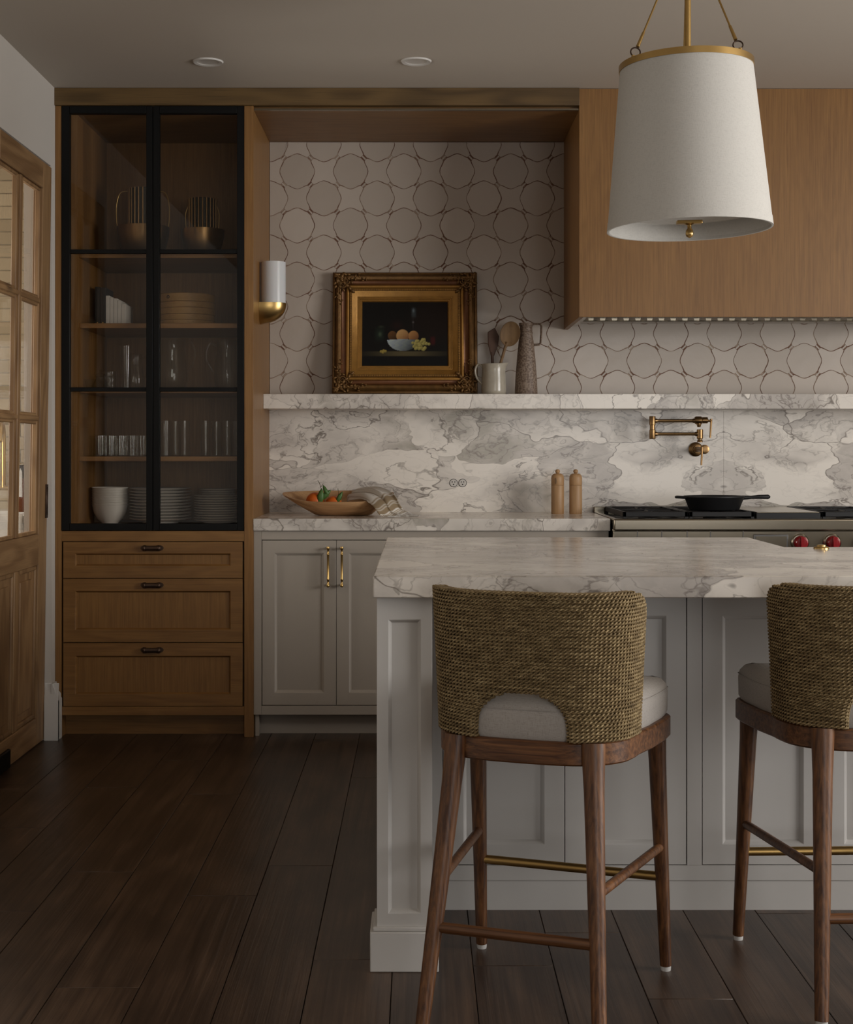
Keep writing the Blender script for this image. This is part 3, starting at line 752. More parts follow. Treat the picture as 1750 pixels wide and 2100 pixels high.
for s in (-1, 1): m.lathe([(.026, 0), (.026, .008), (.016, .014), (.014, .05), (.019, .055), (.019, .07), (.013, .075), (.013, .13), (.017, .135), (.017, .15), (.0001, .155)], (tx + s * .085, ty, .915), 16)
m.build('body', 'brass', tp, smooth=40)
MB().tube(cr([(tx, ty, 1.02), (tx, ty, 1.25), (tx + .005, ty - .03, 1.31), (tx + .02, ty - .10, 1.335), (tx + .035, ty - .17, 1.31), (tx + .04, ty - .2, 1.24)], 6), .011, 12).build('spout', 'brass', tp, smooth=50)
for s in (-1, 1): MB().tube([(tx + s * .085, ty, 1.055), (tx + s * .085 + .02, ty - .06, 1.075)], [.006, .009], 10).build('lever', 'brass', tp, smooth=50)
bx, by = X(46, 6.72), 6.72
bo = thing('soap_bottle', 'amber soap bottle with black collar beside the pantry sink', 'bottle', (bx, by, .915))
MB().lathe([(.0001, 0), (.030, 0), (.032, .004), (.032, .150), (.028, .158), (.0001, .158)], (bx, by, .915), 24).build('body', 'amber', bo, smooth=40)
MB().lathe([(.0325, .155), (.0325, .215), (.0001, .218)], (bx, by, .915), 24).build('collar', 'black_metal', bo, smooth=40)
MB().prism([(bx - .008, .985), (bx + .008, .985), (bx + .008, 1.10), (bx, 1.118), (bx - .008, 1.10)], 'y', by - .0345, by - .0325).build('label_tab', 'book_white', bo)

# ------------------------------------------------------------------ range
rg = thing('range', 'wide stainless steel range with black grates and red knobs', 'range', (1.41, 6.3, 0))
R0, R1, RF = .806, 2.016, D1 - .06
MB().box(R0, R1, RF + .03, 6.68, .10, .900).build('body', 'steel', rg, bevel=.002)
MB().box(R0 + .02, R1 - .02, RF + .10, 6.66, .0, .10).build('plinth', 'steel_dark', rg)
MB().box(R0, R1, RF - .01, RF + .06, .868, .9165).build('front_lip', 'steel', rg, bevel=.006, seg=3)
MB().box(R0, R1, RF + .004, RF + .03, .735, .866).build('control_panel', 'steel', rg, bevel=.002)
MB().box(R0, R1, 6.655, 6.682, .90, .941).build('back_guard', 'steel', rg, bevel=.003)
for a in (R0, R1 - .022): MB().box(a, a + .022, RF + .05, 6.66, .90, .9165).build('side_trim', 'steel', rg, bevel=.002)
MB().box(R0 + .02, R1 - .02, RF + .06, 6.655, .895, .905).build('cooktop', 'cast_iron', rg)
for a, b in ((R0 + .01, 1.40), (1.41, R1 - .01)):
    od = MB().box(a, b, RF - .005, RF + .03, .13, .72).build('oven_door', 'steel', rg, bevel=.004)
    MB().box(a + .09, b - .09, RF - .0065, RF - .004, .25, .55).build('oven_window', 'black_metal', od)
    MB().tube([(a + .03, RF - .06, .665), (b - .03, RF - .06, .665)], .012, 12).tube([(a + .05, RF - .06, .665), (a + .05, RF, .665)], .009).tube([(b - .05, RF - .06, .665), (b - .05, RF, .665)], .009).build('handle', 'steel', od, smooth=40)
GT = .943
def grate(ga, gb):
    g0, g1 = RF + .068, 6.645; b = .014; m = MB()
    for x_ in (ga, gb - b): m.box(x_, x_ + b, g0, g1, GT - .022, GT)
    for y_ in (g0, (g0 + g1) / 2 - b / 2, g1 - b): m.box(ga, gb, y_, y_ + b, GT - .020, GT)
    for k in (1, 3):
        cy = g0 + (g1 - g0) * k / 4; cx = (ga + gb) / 2
        for q in range(8):
            a_ = q * PI / 4; r0, r1 = .035, min((gb - ga) / 2, .14) if q % 2 == 0 else .15
            m.tube([(cx + r0 * math.cos(a_), cy + r0 * math.sin(a_), GT - .008), (cx + r1 * math.cos(a_), cy + r1 * math.sin(a_), GT - .008)], .007, 4)
    for x_ in (ga, gb - b):
        for y_ in (g0, g1 - b): m.box(x_, x_ + b, y_, y_ + b, .905, GT - .01)
    g = m.build('grate', 'cast_iron', rg, bevel=.0015, seg=1)
    for k in (1, 3):
        cy = g0 + (g1 - g0) * k / 4; cx = (ga + gb) / 2
        MB().lathe([(.05, 0), (.05, .008), (.035, .012), (.033, .020), (.0001, .022)], (cx, cy, .905), 20).build('burner', 'cast_iron', g, smooth=40)
ge = [X(1278, 6.06), X(1411, 6.06), X(1414, 6.06), X(1547, 6.06), X(1551, 6.06), X(1683, 6.06), X(1687, 6.06), R1 - .024]
grate(ge[0], ge[1]); grate(ge[2], ge[3]); grate(ge[6], ge[7])
gd = MB().box(ge[4], ge[5], RF + .068, 6.645, .905, GT - .004).build('griddle', 'cast_iron', rg, bevel=.003)
MB().box(ge[4] + .004, ge[5] - .004, RF + .075, 6.64, GT - .006, GT - .001).build('griddle_plate', 'steel', gd, bevel=.001)
for u_ in (1308, 1358, 1410, 1458, 1525): MB().box(X(u_, RF) - .0016, X(u_, RF) + .0016, RF + .001, RF + .008, .828, .866).build('panel_rib', 'steel_dark', rg)
dp = MB().box(X(1546, RF), X(1617, RF), RF - .003, RF + .01, .752, Z(1096, RF)).build('display_frame', 'steel_dark', rg, bevel=.002)
MB().box(X(1550, RF), X(1613, RF), RF - .005, RF - .002, .760, Z(1100, RF)).build('display', 'steel', dp)
for u_ in (1645, 1711, 1777):
    kx, kz = X(u_, RF - .03), Z(1113.5, RF - .03)
    k_ = MB().lathe([(.0001, 0), (.037, 0), (.037, .010), (.033, .014), (.0001, .014)], (kx, RF + .004, kz), 32, ax=(0, -1, 0)).build('knob_bezel', 'steel', rg, smooth=35)
    m = MB().lathe([(.0001, .012), (.029, .012), (.0285, .030), (.026, .038), (.022, .042), (.0001, .043)], (kx, RF + .004, kz), 32, ax=(0, -1, 0))
    m.box(kx - .008, kx + .008, RF - .052, RF - .03, kz - .026, kz + .026)
    m.build('knob', 'red_plastic', k_, smooth=35, bevel=.001)

# ------------------------------------------------------------------ pendant lamp over the island
PD = 4.10; pcx = X(1411, PD)
pd = thing('pendant_lamp', 'large tapered white linen pendant lamp on a brass rod', 'lamp', (pcx, PD, Z(471, PD)))
zb_, zt_ = Z(471, PD), Z(140, PD); rb, rt = .2316, .1865
tilt = Matrix.Rotation(math.radians(1.1), 4, 'Y') @ Matrix.Rotation(math.radians(0.0), 4, 'X')
piv = Vector((pcx, PD, (zb_ + zt_) / 2))
def tl(m):
    m.v = [tuple(piv + (tilt @ (Vector(p) - piv))) for p in m.v]; return m
def T(p): return piv + (tilt.inverted().inverted() @ (Vector(p) - piv))
tilt = Matrix.Rotation(math.radians(-1.2), 4, 'Y')
th = .004
prof = [(rb, zb_), (rb * .99 + rt * .01, zb_ + .010), (rb - .0005, zb_ + .035)]
n = 12
prof = [(rb + (rt - rb) * k / n, zb_ + (zt_ - zb_) * k / n) for k in range(n + 1)]
loop_ = prof + [(r_ - th, z_) for r_, z_ in reversed(prof)]
tl(MB().loft([[(pcx + r_ * math.cos(a), PD + r_ * math.sin(a), z_) for r_, z_ in loop_] for a in [2 * PI * i / 72 for i in range(72)]], loop=True)).build('shade', 'shade_linen', pd, smooth=50)
tl(MB().loft([[(pcx + r_ * math.cos(a), PD + r_ * math.sin(a), z_) for r_, z_ in [(rb + .0012, zb_), (rb - .0015, zb_ + .026), (rb - .003, zb_ + .026), (rb - .006, zb_ + .001)]] for a in [2 * PI * i / 72 for i in range(72)]], loop=True)).build('bottom_hem', 'shade_linen', pd, smooth=40)
tl(MB().loft([[(pcx + r_ * math.cos(a), PD + r_ * math.sin(a), z_) for r_, z_ in [(rt + .003, zt_ - .006), (rt + .003, zt_ + .012), (rt - .007, zt_ + .012), (rt - .007, zt_ - .006)]] for a in [2 * PI * i / 72 for i in range(72)]], loop=True)).build('top_band', 'brass', pd, smooth=40)
# lamp holder cross bar, rod, finial, hanging rods and rings
m = MB().lathe([(.0001, 0), (.07, 0), (.07, .003), (.0001, .003)], (pcx, PD, zb_ + .05), 32)
m = MB().box(pcx - .036, pcx + .036, PD - .012, PD + .012, zb_ + .016, zb_ + .026); tl(m).build('holder', 'brass', pd, bevel=.002)
m = MB().lathe([(.0001, .024), (.006, .024), (.016, .020), (.006, .016), (.0055, .008), (.010, .002), (.0115, -.008), (.009, -.016), (.0001, -.020)], (pcx, PD, zb_ - .004), 20); tl(m).build('finial', 'brass', pd, smooth=50)
tl(MB().lathe([(rb - .03, .0), (rb - .03, .002), (.0001, .002), (.0001, 0)], (pcx, PD, zb_ + .045), 48)).build('diffuser', 'shade_linen', pd, smooth=40)
MB().tube([(pcx, PD, zb_ + .04), (pcx, PD, CEIL - .02)], .0092, 14).build('rod', 'satin_brass', pd, smooth=50)
MB().lathe([(.0001, -.03), (.055, -.03), (.062, -.02), (.064, 0), (.0001, 0)], (pcx, PD, CEIL - .001), 32).build('canopy', 'satin_brass', pd, smooth=40)
hub = Vector((pcx, PD, CEIL - .025))
for a in (math.radians(-152), math.radians(-48), math.radians(82)):
    e = Vector((pcx + (rt - .002) * math.cos(a), PD + (rt - .002) * math.sin(a), zt_ + .010)); e = piv + tilt @ (e - piv)
    dr = (hub - e).normalized(); a0 = e + dr * .036; ring_c = e + dr * .018
    ar = MB().tube([tuple(a0), tuple(a0 + dr * .045), tuple(a0 + dr * .05), tuple(hub)], [.0052, .0042, .0028, .0028], 10).build('hanging_rod', 'satin_brass', pd, smooth=50)
    side = dr.cross(Vector((0, 1, 0))).normalized()
    MB().tube([tuple(ring_c + (dr * math.cos(q) + side * math.sin(q)) * .0135) for q in [2 * PI * i / 24 for i in range(24)]], .0021, 8, closed=True).build('ring', 'bronze', ar, smooth=60)
    MB().tube([tuple(e + Vector((0, 0, -.006))), tuple(e + Vector((0, 0, .007)))], .005, 10).build('lug', 'brass', ar, smooth=50)

# recessed ceiling lights
for (u_, v_, lb) in ((427, 126, 'small recessed ceiling light in front of the oak cabinet'), (854, 125, 'small recessed ceiling light in front of the tiled niche')):
    D = F * (CEIL - CZ) / (V0 - v_); cx = X(u_, D)
    rl = thing('recessed_light', lb, 'ceiling light', (cx, D, CEIL))
    MB().loft([[(cx + r_ * math.cos(a), D + r_ * math.sin(a), CEIL + z_) for r_, z_ in [(.060, -.0005), (.056, -.006), (.042, -.004), (.040, -.0005)]] for a in [2 * PI * i / 48 for i in range(48)]], loop=True).build('trim_ring', 'trim_white', rl, smooth=30)
    MB().lathe([(.041, -.003), (.036, -.0015), (.028, -.0012), (.0001, -.001)], (cx, D, CEIL), 40)              .build('reflector', 'ceramic_white', rl, smooth=60)

# wall sconce on the side of the niche
SD = 6.30; sx = NL
sn = thing('wall_sconce', 'brass wall sconce with a white glass cylinder on the oak panel', 'lamp', (sx + .057, SD, Z(665, SD)))
rr = .0545; cxs = sx + .0575
zA, zB, zC = Z(665, SD), Z(622, SD), Z(538, SD)
MB().loft([[(cxs + r_ * math.cos(a), SD + r_ * math.sin(a), z_) for r_, z_ in [(rr, zB), (rr, zC), (rr - .004, zC), (rr - .004, zB)]] for a in [2 * PI * i / 48 for i in range(48)]], loop=True).build('glass_cylinder', 'sconce_glass', sn, smooth=40)
# quarter bowl: flat against the panel, rounding in towards it below
rings = []; Rb = .114; NSEG = 24
for k in range(13):
    t_ = k / 12; zz = zB + (zA - zB) * t_; sc_ = math.sqrt(max(0.0, 1 - t_ ** 2.2)) if k < 12 else .06
    ring = [(sx + .0005, SD - .058 * max(sc_, .25), zz)]
    for i in range(NSEG + 1):
        a = -PI / 2 + PI * i / NSEG; ring.append((sx + .0005 + Rb * sc_ * max(math.cos(a), 0) ** .8, SD + .058 * max(sc_, .25) * math.sin(a), zz))
    ring.append((sx + .0005, SD + .058 * max(sc_, .25), zz)); rings.append(ring)
MB().loft(rings).build('cup', 'brass', sn, smooth=45)
# ------------------------------------------------------------------ counter stools
OUT = cr([(0, -.222, 0), (.075, -.219, 0), (.130, -.206, 0), (.175, -.176, 0), (.203, -.135, 0), (.214, -.085, 0), (.217, -.050, 0)], 10)
SARC = [0.0]
for a, b in zip(OUT, OUT[1:]): SARC.append(SARC[-1] + (b - a).length)
SMAX = SARC[-1]
def back_pt(s, z, off=0.0):
    """point on the outer back surface; s is signed arc length from the middle"""
    q = abs(s); k = int(np.searchsorted(SARC, q)); k = min(max(k, 1), len(SARC) - 1)
    t_ = (q - SARC[k - 1]) / (SARC[k] - SARC[k - 1]); p = OUT[k - 1].lerp(OUT[k], t_)
    tg = (OUT[k] - OUT[k - 1]).normalized(); nr = Vector((tg.y, -tg.x, 0))
    fl_ = .014 * ((z - .60) / .31) ** 1.2
    p = p + nr * (fl_ + off)
    return Vector((p.x if s >= 0 else -p.x, p.y, z))
def rope_verts(path, turns_len=.0205, rh=.0023, rt_=.0026, per=9, sides=4):
    P = np.array([tuple(p) for p in path]); P = np.vstack([P, P[:1]])
    L = np.r_[0, np.cumsum(np.linalg.norm(np.diff(P, axis=0), axis=1))]; total = L[-1]
    nt = max(4, round(total / turns_len)); N = nt * per
    s = np.linspace(0, total, N, endpoint=False)
    Q = np.stack([np.interp(s, L, P[:, k]) for k in range(3)], 1)
    tg = np.roll(Q, -1, 0) - np.roll(Q, 1, 0); tg /= np.linalg.norm(tg, axis=1)[:, None]
    up = np.array([0, 0, 1.0]); nb = np.cross(tg, up); nb /= np.linalg.norm(nb, axis=1)[:, None] + 1e-9; uu = np.cross(nb, tg)
    V = []; Fc = []
    for strand in range(2):
        ph = 2 * PI * s / total * nt + strand * PI
        jit = 1 + .10 * np.random.RandomState(int(total * 1e5) % 9999 + strand).randn(N) * .5
        ctr = Q + (nb * np.cos(ph)[:, None] + uu * np.sin(ph)[:, None]) * rh
        ring = []
        for k in range(sides):
            a = 2 * PI * k / sides + PI / 4
            ring.append(ctr + (nb * math.cos(a) + uu * math.sin(a)) * (rt_ * jit)[:, None])
        R = np.stack(ring, 1).reshape(-1, 3)
        i = np.arange(N)[:, None] * sides; j = (np.arange(N)[:, None] + 1) % N * sides; k = np.arange(sides)[None]; k2 = (k + 1) % sides
        Fq = np.stack([i + k, i + k2, j + k2, j + k], -1).reshape(-1, 4)
        V.append(R); Fc.append(Fq)
    return V, Fc
def make_stool():
    root = thing('counter_stool', 'stool', 'stool', (0, 0, 0))
    # seat frame
    back = [(p.x, p.y + .006) for p in OUT]
    right = back + [(.232, .03), (.243, .13), (.2435, .175)]
    fc = [(.2435 - .03 + .03 * math.cos(a), .175 + .03 * math.sin(a)) for a in [PI / 2 * i / 6 for i in range(1, 7)]]
    half = right + fc
    ol = half + [(0, .207)] + [(-x, y) for x, y in reversed(half)][:-1]
    def ring(scale_in, z):
        o_ = inset(ol, scale_in) if scale_in else ol
        return [(x, y, z) for x, y in o_]
    MB().loft([ring(.004, .553), ring(0, .557), ring(0, .598), ring(.004, .602)]).build('seat_frame', 'stool_wood_cross', root, smooth=40, local=True)
    MB().loft([ring(.012, .602), ring(.007, .612), ring(.006, .655), ring(.010, .672), ring(.022, .684), ring(.040, .689), [(x * .74, y * .74, .6915) for x, y in ol], [(x * .35, y * .35, .693) for x, y in ol]]).build('cushion', 'linen_grey', root, smooth=60, local=True)
    MB().tube([(x, y, .664) for x, y in inset(ol, .0060)], .0011, 6, closed=True).build('piping', 'linen_grey', root, smooth=60, local=True)
    # legs
    def leg(tx_, ty_, fx, fy, ra, rb_):
        pts = []; rs = []
        for k in range(13):
            t_ = k / 12; z_ = .600 + (.012 - .600) * t_
            b = t_ ** 1.05
            pts.append((tx_ + (fx - tx_) * b, ty_ + (fy - ty_) * b, z_)); rs.append(ra * (1 - t_) + rb_ * t_ + (.003 * max(0, 1 - t_ * 7)))
        l_ = MB().tube(pts, rs, 16).build('leg', 'stool_wood', root, smooth=50, local=True)
        MB().lathe([(.0001, 0), (rb_ * .85, 0), (rb_ * .9, .006), (rb_ * .9, .014), (.0001, .014)], (fx, fy, 0), 16).build('glide', 'felt_white', l_, smooth=40, local=True)
    RT, RFo, FT, FFo = (.147, -.190), (.186, -.305), (.212, .165), (.2225, .235)
    for s in (-1, 1):
        leg(s * RT[0], RT[1], s * RFo[0], RFo[1], .0228, .0145); leg(s * FT[0], FT[1], s * FFo[0], FFo[1], .0215, .0135)
    def on(tp_, ft, z_):
        t_ = ((.6 - z_) / .588) ** 1.05; return (tp_[0] + (ft[0] - tp_[0]) * t_, tp_[1] + (ft[1] - tp_[1]) * t_, z_)
    for s in (-1, 1):
        a = on(RT, RFo, .305); b = on(FT, FFo, .295)
        MB().tube([(s * a[0], a[1], a[2]), (s * b[0], b[1], b[2])], .0105, 12).build('side_stretcher', 'stool_wood', root, smooth=50, local=True)
    a = on(RT, RFo, .212); MB().tube([(-a[0], a[1], a[2]), (a[0], a[1], a[2])], .0115, 12).build('rear_stretcher', 'stool_wood_cross', root, smooth=50, local=True)
    a = on(FT, FFo, .223); MB().tube([(-a[0], a[1], a[2]), (a[0], a[1], a[2])], .0105, 16).build('foot_rail', 'satin_brass', root, smooth=50, local=True)
    # rope wound back with the arched opening
    V = []; Fc = []; n0 = 0; pitch = .0075; rows = 41; th_ = .026
    core = MB()
    for r_ in range(rows):
        z_ = .606 + r_ * pitch; ztop = .606 + (rows - 1) * pitch
        se = SMAX - (.0 if z_ < ztop - .05 else .085 * (1 - math.sqrt(max(0, 1 - ((z_ - (ztop - .05)) / .0502) ** 2))))
        zc = (z_ - .606) / .097
        cut = .107 * (max(0, 1 - zc ** 3.2)) ** .5 if zc < 1 else 0
        secs = [(-se, se)] if cut <= 0 else [(-se, -cut), (cut, se)]
        for a, b in secs:
            nn = max(6, int((b - a) / .008)); ss = [a + (b - a) * i / nn for i in range(nn + 1)]
            outer = [back_pt(s_, z_, 0) for s_ in ss]; inner = [back_pt(s_, z_, -th_) for s_ in reversed(ss)]
            sb = .004 * math.sin(r_ * 1.7)
            ends = lambda s_, sg: [back_pt(s_ + sg * .006, z_, -th_ * .3), back_pt(s_ + sg * .006, z_, -th_ * .7)]
            path = outer + ends(b, 1 if b < SMAX else 0) + inner + list(reversed(ends(a, -1 if a > -SMAX else 0)))
            v_, f_ = rope_verts(path)
            for vv, ff in zip(v_, f_):
                V.append(vv); Fc.append(ff + n0); n0 += len(vv)
            ci = [back_pt(s_, z_, -.004) for s_ in ss] + [back_pt(s_, z_, -th_ + .004) for s_ in reversed(ss)]
            core.loft([[(p.x, p.y, p.z - pitch * .52) for p in ci], [(p.x, p.y, p.z + pitch * .52) for p in ci]])
    V = np.concatenate(V); Fc = np.concatenate(Fc)
    me = bpy.data.meshes.new('rope_wrap'); me.vertices.add(len(V)); me.vertices.foreach_set('co', V.astype(np.float32).ravel())
    me.loops.add(Fc.size); me.loops.foreach_set('vertex_index', Fc.astype(np.int32).ravel())
    me.polygons.add(len(Fc)); me.polygons.foreach_set('loop_start', np.arange(0, Fc.size, 4, dtype=np.int32)); me.polygons.foreach_set('loop_total', np.full(len(Fc), 4, dtype=np.int32))
    me.update(calc_edges=True); me.validate(); me.shade_smooth(); me.materials.append(MAT['seagrass'])
    bk = core.build('backrest', 'terracotta', root, local=True, recalc=False)
    o = bpy.data.objects.new('rope_wrap', me); C.objects.link(o); o.parent = bk; o['kind'] = 'stuff'; o['label'] = 'rows of twisted seagrass rope'
    bk.data.materials[0] = MAT['seagrass']
    return root
st1 = make_stool()
st2 = copy_tree(st1)
st1.location = (.2825, 3.196, 0); st1.rotation_euler = (0, 0, math.radians(-19.5))
st1['label'] = 'rope backed counter stool turned to show its arched back opening, at the island corner post'
st2.location = (1.015, 3.325, 0); st2.rotation_euler = (0, 0, math.radians(2.0))
st2['label'] = 'rope backed counter stool facing the island squarely, partly out of view'
for s_ in (st1, st2): s_['group'] = 'counter stools at the island'

# ------------------------------------------------------------------ things on the marble ledge
def lathe_thing(name, label, cat, prof, c, mat, seg=32, group=None, smooth=40):
    return tag(MB().lathe(prof, c, seg).build(name, mat, smooth=smooth), label, cat, group)
# gilt framed still life leaning on the wall
pw_, ph_ = .664, .570
fc_ = at(830.5, 808, 6.565)
lean_a = math.radians(-8.5)
fr = thing('framed_painting', 'still life painting in a heavy ornate gilt frame on the ledge', 'painting', (fc_.x, 6.5918, SH_T + .0018), rot=(lean_a, 0, 0))
def frame_band(prof, closed_=True):
    """profile (inset from outer edge, height towards viewer) swept round the mitred rectangle, local x/z, y = -height"""
    rings = []
    for i_, h_ in prof:
        x0, x1, z0, z1 = -pw_ / 2 + i_, pw_ / 2 - i_, i_, ph_ - i_
        rings.append([(x0, -h_, z0), (x1, -h_, z0), (x1, -h_, z1), (x0, -h_, z1)])
    return MB().loft(rings, caps=False)
frame_band([(0, -.012), (0, .018), (.004, .024), (.010, .026), (.014, .022), (.014, -.012)]).build('outer_edge', 'gold_dark', fr, smooth=35, local=True)
frame_band([(.013, .022), (.018, .034), (.026, .040), (.034, .038), (.040, .031), (.041, .028)]).build('carved_band', 'gold_dark', fr, smooth=50, local=True)
frame_band([(.041, .030), (.046, .024), (.053, .022), (.060, .026), (.064, .030)]).build('red_cove', 'gold_red', fr, smooth=50, local=True)
frame_band([(.063, .030), (.066, .033), (.071, .033), (.075, .029), (.078, .026)]).build('gilt_bead', 'gold_bright', fr, smooth=50, local=True)
frame_band([(.078, .026), (.080, .029), (.087, .029), (.089, .026)]).build('dentil_band', 'gold_dark', fr, smooth=50, local=True)
frame_band([(.089, .027), (.094, .024), (.104, .017), (.113, .013), (.114, .011)]).build('gilt_slope', 'gold_bright', fr, smooth=50, local=True)
frame_band([(.114, .013), (.118, .013), (.120, .010), (.124, .010), (.126, .007), (.131, .007), (.134, .004), (.136, .0)]).build('inner_steps', 'gold_bright', fr, smooth=30, local=True)
MB().box(-pw_ / 2 + .01, pw_ / 2 - .01, .004, .010, .01, ph_ - .01).build('back_board', 'board', fr, local=True)
m = MB()
for s_ in (.084,):
    nx_ = 62
    for k in range(nx_):
        x_ = -pw_ / 2 + .09 + (pw_ - .18) * k / (nx_ - 1)
        for z_ in (s_, ph_ - s_): m.box(x_ - .0022, x_ + .0022, -.032, -.028, z_ - .0035, z_ + .0035)
    nz_ = 50
    for k in range(nz_):
        z_ = .09 + (ph_ - .18) * k / (nz_ - 1)
        for x_ in (-pw_ / 2 + s_, pw_ / 2 - s_): m.box(x_ - .0035, x_ + .0035, -.032, -.028, z_ - .0022, z_ + .0022)
o = m.build('dentils', 'gold_bright', fr, local=True); o['kind'] = 'stuff'
# scrolling leaf corners
rnd = random.Random(3)
def leafball(m, x, z, h, a, L, W):
    R_ = Matrix.Rotation(a, 3, 'Y')
    m.ball((x, -h, z), (L, .006, W), 8, 5, rot=R_)
for sx_ in (-1, 1):
    for sz_ in (0, 1):
        m = MB(); cx_ = sx_ * pw_ / 2; cz_ = ph_ * sz_; dz = -1 if sz_ else 1; dxx = -sx_
        for arm in (0, 1):
            for k in range(9):
                d_ = .022 + k * .0165; wv_ = .030 + .013 * math.sin(k * 1.9)
                taper = 1 - k / 11
                for side_ in (-1, 1):
                    off = wv_ + side_ * .013 * taper
                    px_, pz_ = (d_, off) if arm == 0 else (off, d_)
                    leafball(m, cx_ + dxx * px_, cz_ + dz * pz_, .036 + rnd.uniform(-.002, .004), rnd.uniform(0, PI), .0125 * taper + .003, .0060 * taper + .0015)
            pts = []
            for q in range(18):       # spiral scroll
                a_ = q * .55; r_ = .017 * (1 - q / 20)
                bx_, bz_ = (.062, .048) if arm == 0 else (.048, .062)
                pts.append((cx_ + dxx * (bx_ + r_ * math.cos(a_)), -.040, cz_ + dz * (bz_ + r_ * math.sin(a_))))
            m.tube(pts, [.0045 * (1 - .6 * q / 18) for q in range(18)], 6)
        for k in range(7):
            d_ = .014 + k * .013
            leafball(m, cx_ + dxx * d_, cz_ + dz * d_, .039, PI / 4 * (1 if dxx * dz < 0 else -1) + rnd.uniform(-.4, .4), .013, .007)
        leafball(m, cx_ + dxx * .090, cz_ + dz * .090, .031, PI / 4 * (1 if dxx * dz < 0 else -1), .017, .006)
        o = m.build('corner_ornament', 'gold_dark', fr, smooth=60, local=True)
# the picture: flat print on the canvas
NXp, NZp = 176, 130; cw_, ch_ = pw_ - 2 * .134, ph_ - 2 * .134
def canvas_colors():
    xx, yy = np.meshgrid(np.linspace(0, 1, NXp + 1), np.linspace(0, 1, NZp + 1)); xx = 303 + xx * 640; yy = 755 - yy * 468
    rs = np.random.RandomState(2); img = np.zeros(xx.shape + (3,)); img[:] = (.0065, .0055, .0045)
    def sm(a, b, v): t_ = np.clip((v - a) / (b - a), 0, 1); return t_ * t_ * (3 - 2 * t_)
    def put(mask, col):
        img[:] = img * (1 - mask[..., None]) + np.array(col) * mask[..., None]
    put(sm(0, 1, (1 - ((xx - 870) / 260) ** 2 - ((yy - 420) / 200) ** 2)) * .6, (.016, .008, .005))
    tb = sm(645, 652, yy) * (1 - sm(676, 688, yy)) * np.exp(-((xx - 620) / 210) ** 2)
    put(tb * .95, (.085, .068, .032)); put(sm(685, 690, yy), (.005, .0045, .004))
    put(.8 * np.exp(-((xx - 435) / 34) ** 4 - ((yy - 525) / 48) ** 4), (.012, .018, .012)); put(np.exp(-((xx - 438) / 12) ** 2 - ((yy - 525) / 16) ** 2) * .8, (.06, .085, .05))
    put(.7 * np.exp(-((xx - 445) / 18) ** 2 - ((yy - 470) / 7) ** 2), (.035, .045, .025))
    put(np.exp(-((xx - 565) / 40) ** 2 - ((yy - 460) / 30) ** 2) * .5, (.028, .009, .007))
    put(np.exp(-((xx - 688) / 17) ** 4 - ((yy - 368) / 33) ** 4) * .6, (.05, .062, .065)); put(np.exp(-((xx - 686) / 7) ** 2 - ((yy - 352) / 14) ** 2) * .7, (.16, .2, .22))
    put(np.exp(-((xx - 683) / 4) ** 2 - ((yy - 445) / 45) ** 2) * .4, (.05, .04, .04)); put(np.exp(-((xx - 684) / 6) ** 2 - ((yy - 437) / 6) ** 2) * .7, (.16, .15, .14))
    put(np.exp(-((xx - 830) / 18) ** 4 - ((yy - 572) / 30) ** 4) * .7, (.06, .008, .008))
    def fruit(cx, cy, r, c1, c2):
        d = np.hypot(xx - cx, yy - cy); mk = 1 - sm(r - 4, r + 1, d)
        sh = np.clip(((xx - cx) * -.55 + (yy - cy) * -.65) / r * .5 + .55, 0, 1)
        img[:] = img * (1 - mk[..., None]) + (np.array(c1) * sh[..., None] + np.array(c2) * (1 - sh[..., None])) * mk[..., None]
    fruit(530, 535, 35, (.13, .06, .02), (.018, .009, .005)); fruit(686, 538, 40, (.40, .20, .07), (.07, .02, .01)); fruit(605, 536, 48, (.50, .30, .12), (.12, .03, .012))
    bm_ = (yy > 560 + ((xx - 608) / 118) ** 2 * 6) & (np.abs(xx - 608) < 117 * np.sqrt(np.clip(1 - ((yy - 560) / 86) ** 2, 0, 1)))
    sh = np.clip(.85 - (xx - 540) / 260 - (yy - 560) / 300, .12, 1); pat = .92 + .10 * np.sin(xx / 9 + np.sin(yy / 7) * 2) * np.sin(yy / 11)
    bc = np.stack([.40 * sh * pat, .46 * sh * pat, .43 * sh], -1); img[bm_] = bc[bm_]
    for k in range(46):
        a = rs.uniform(0, 2 * PI); r = math.sqrt(rs.uniform(0, 1)); fruit(740 + 62 * r * math.cos(a), 598 + 46 * r * math.sin(a), 12, (.42, .36, .11), (.09, .08, .02))
    for dx_, dy_ in ((-18, 4), (0, -2), (14, 2), (-4, 10)): fruit(465 + dx_, 646 + dy_, 11, (.40, .30, .07), (.08, .06, .015))
    return img
m = MB().grid(lambda a, b: (-cw_ / 2 + cw_ * a, -.0005, .134 + ch_ * b), NXp, NZp)
cv_ = m.build('canvas', 'painting', fr, local=True, recalc=False)
colr = np.concatenate([canvas_colors(), np.ones((NZp + 1, NXp + 1, 1))], -1).reshape(-1, 4)
ca_ = cv_.data.color_attributes.new('Col', 'FLOAT_COLOR', 'POINT'); ca_.data.foreach_set('color', colr.astype(np.float32).ravel())

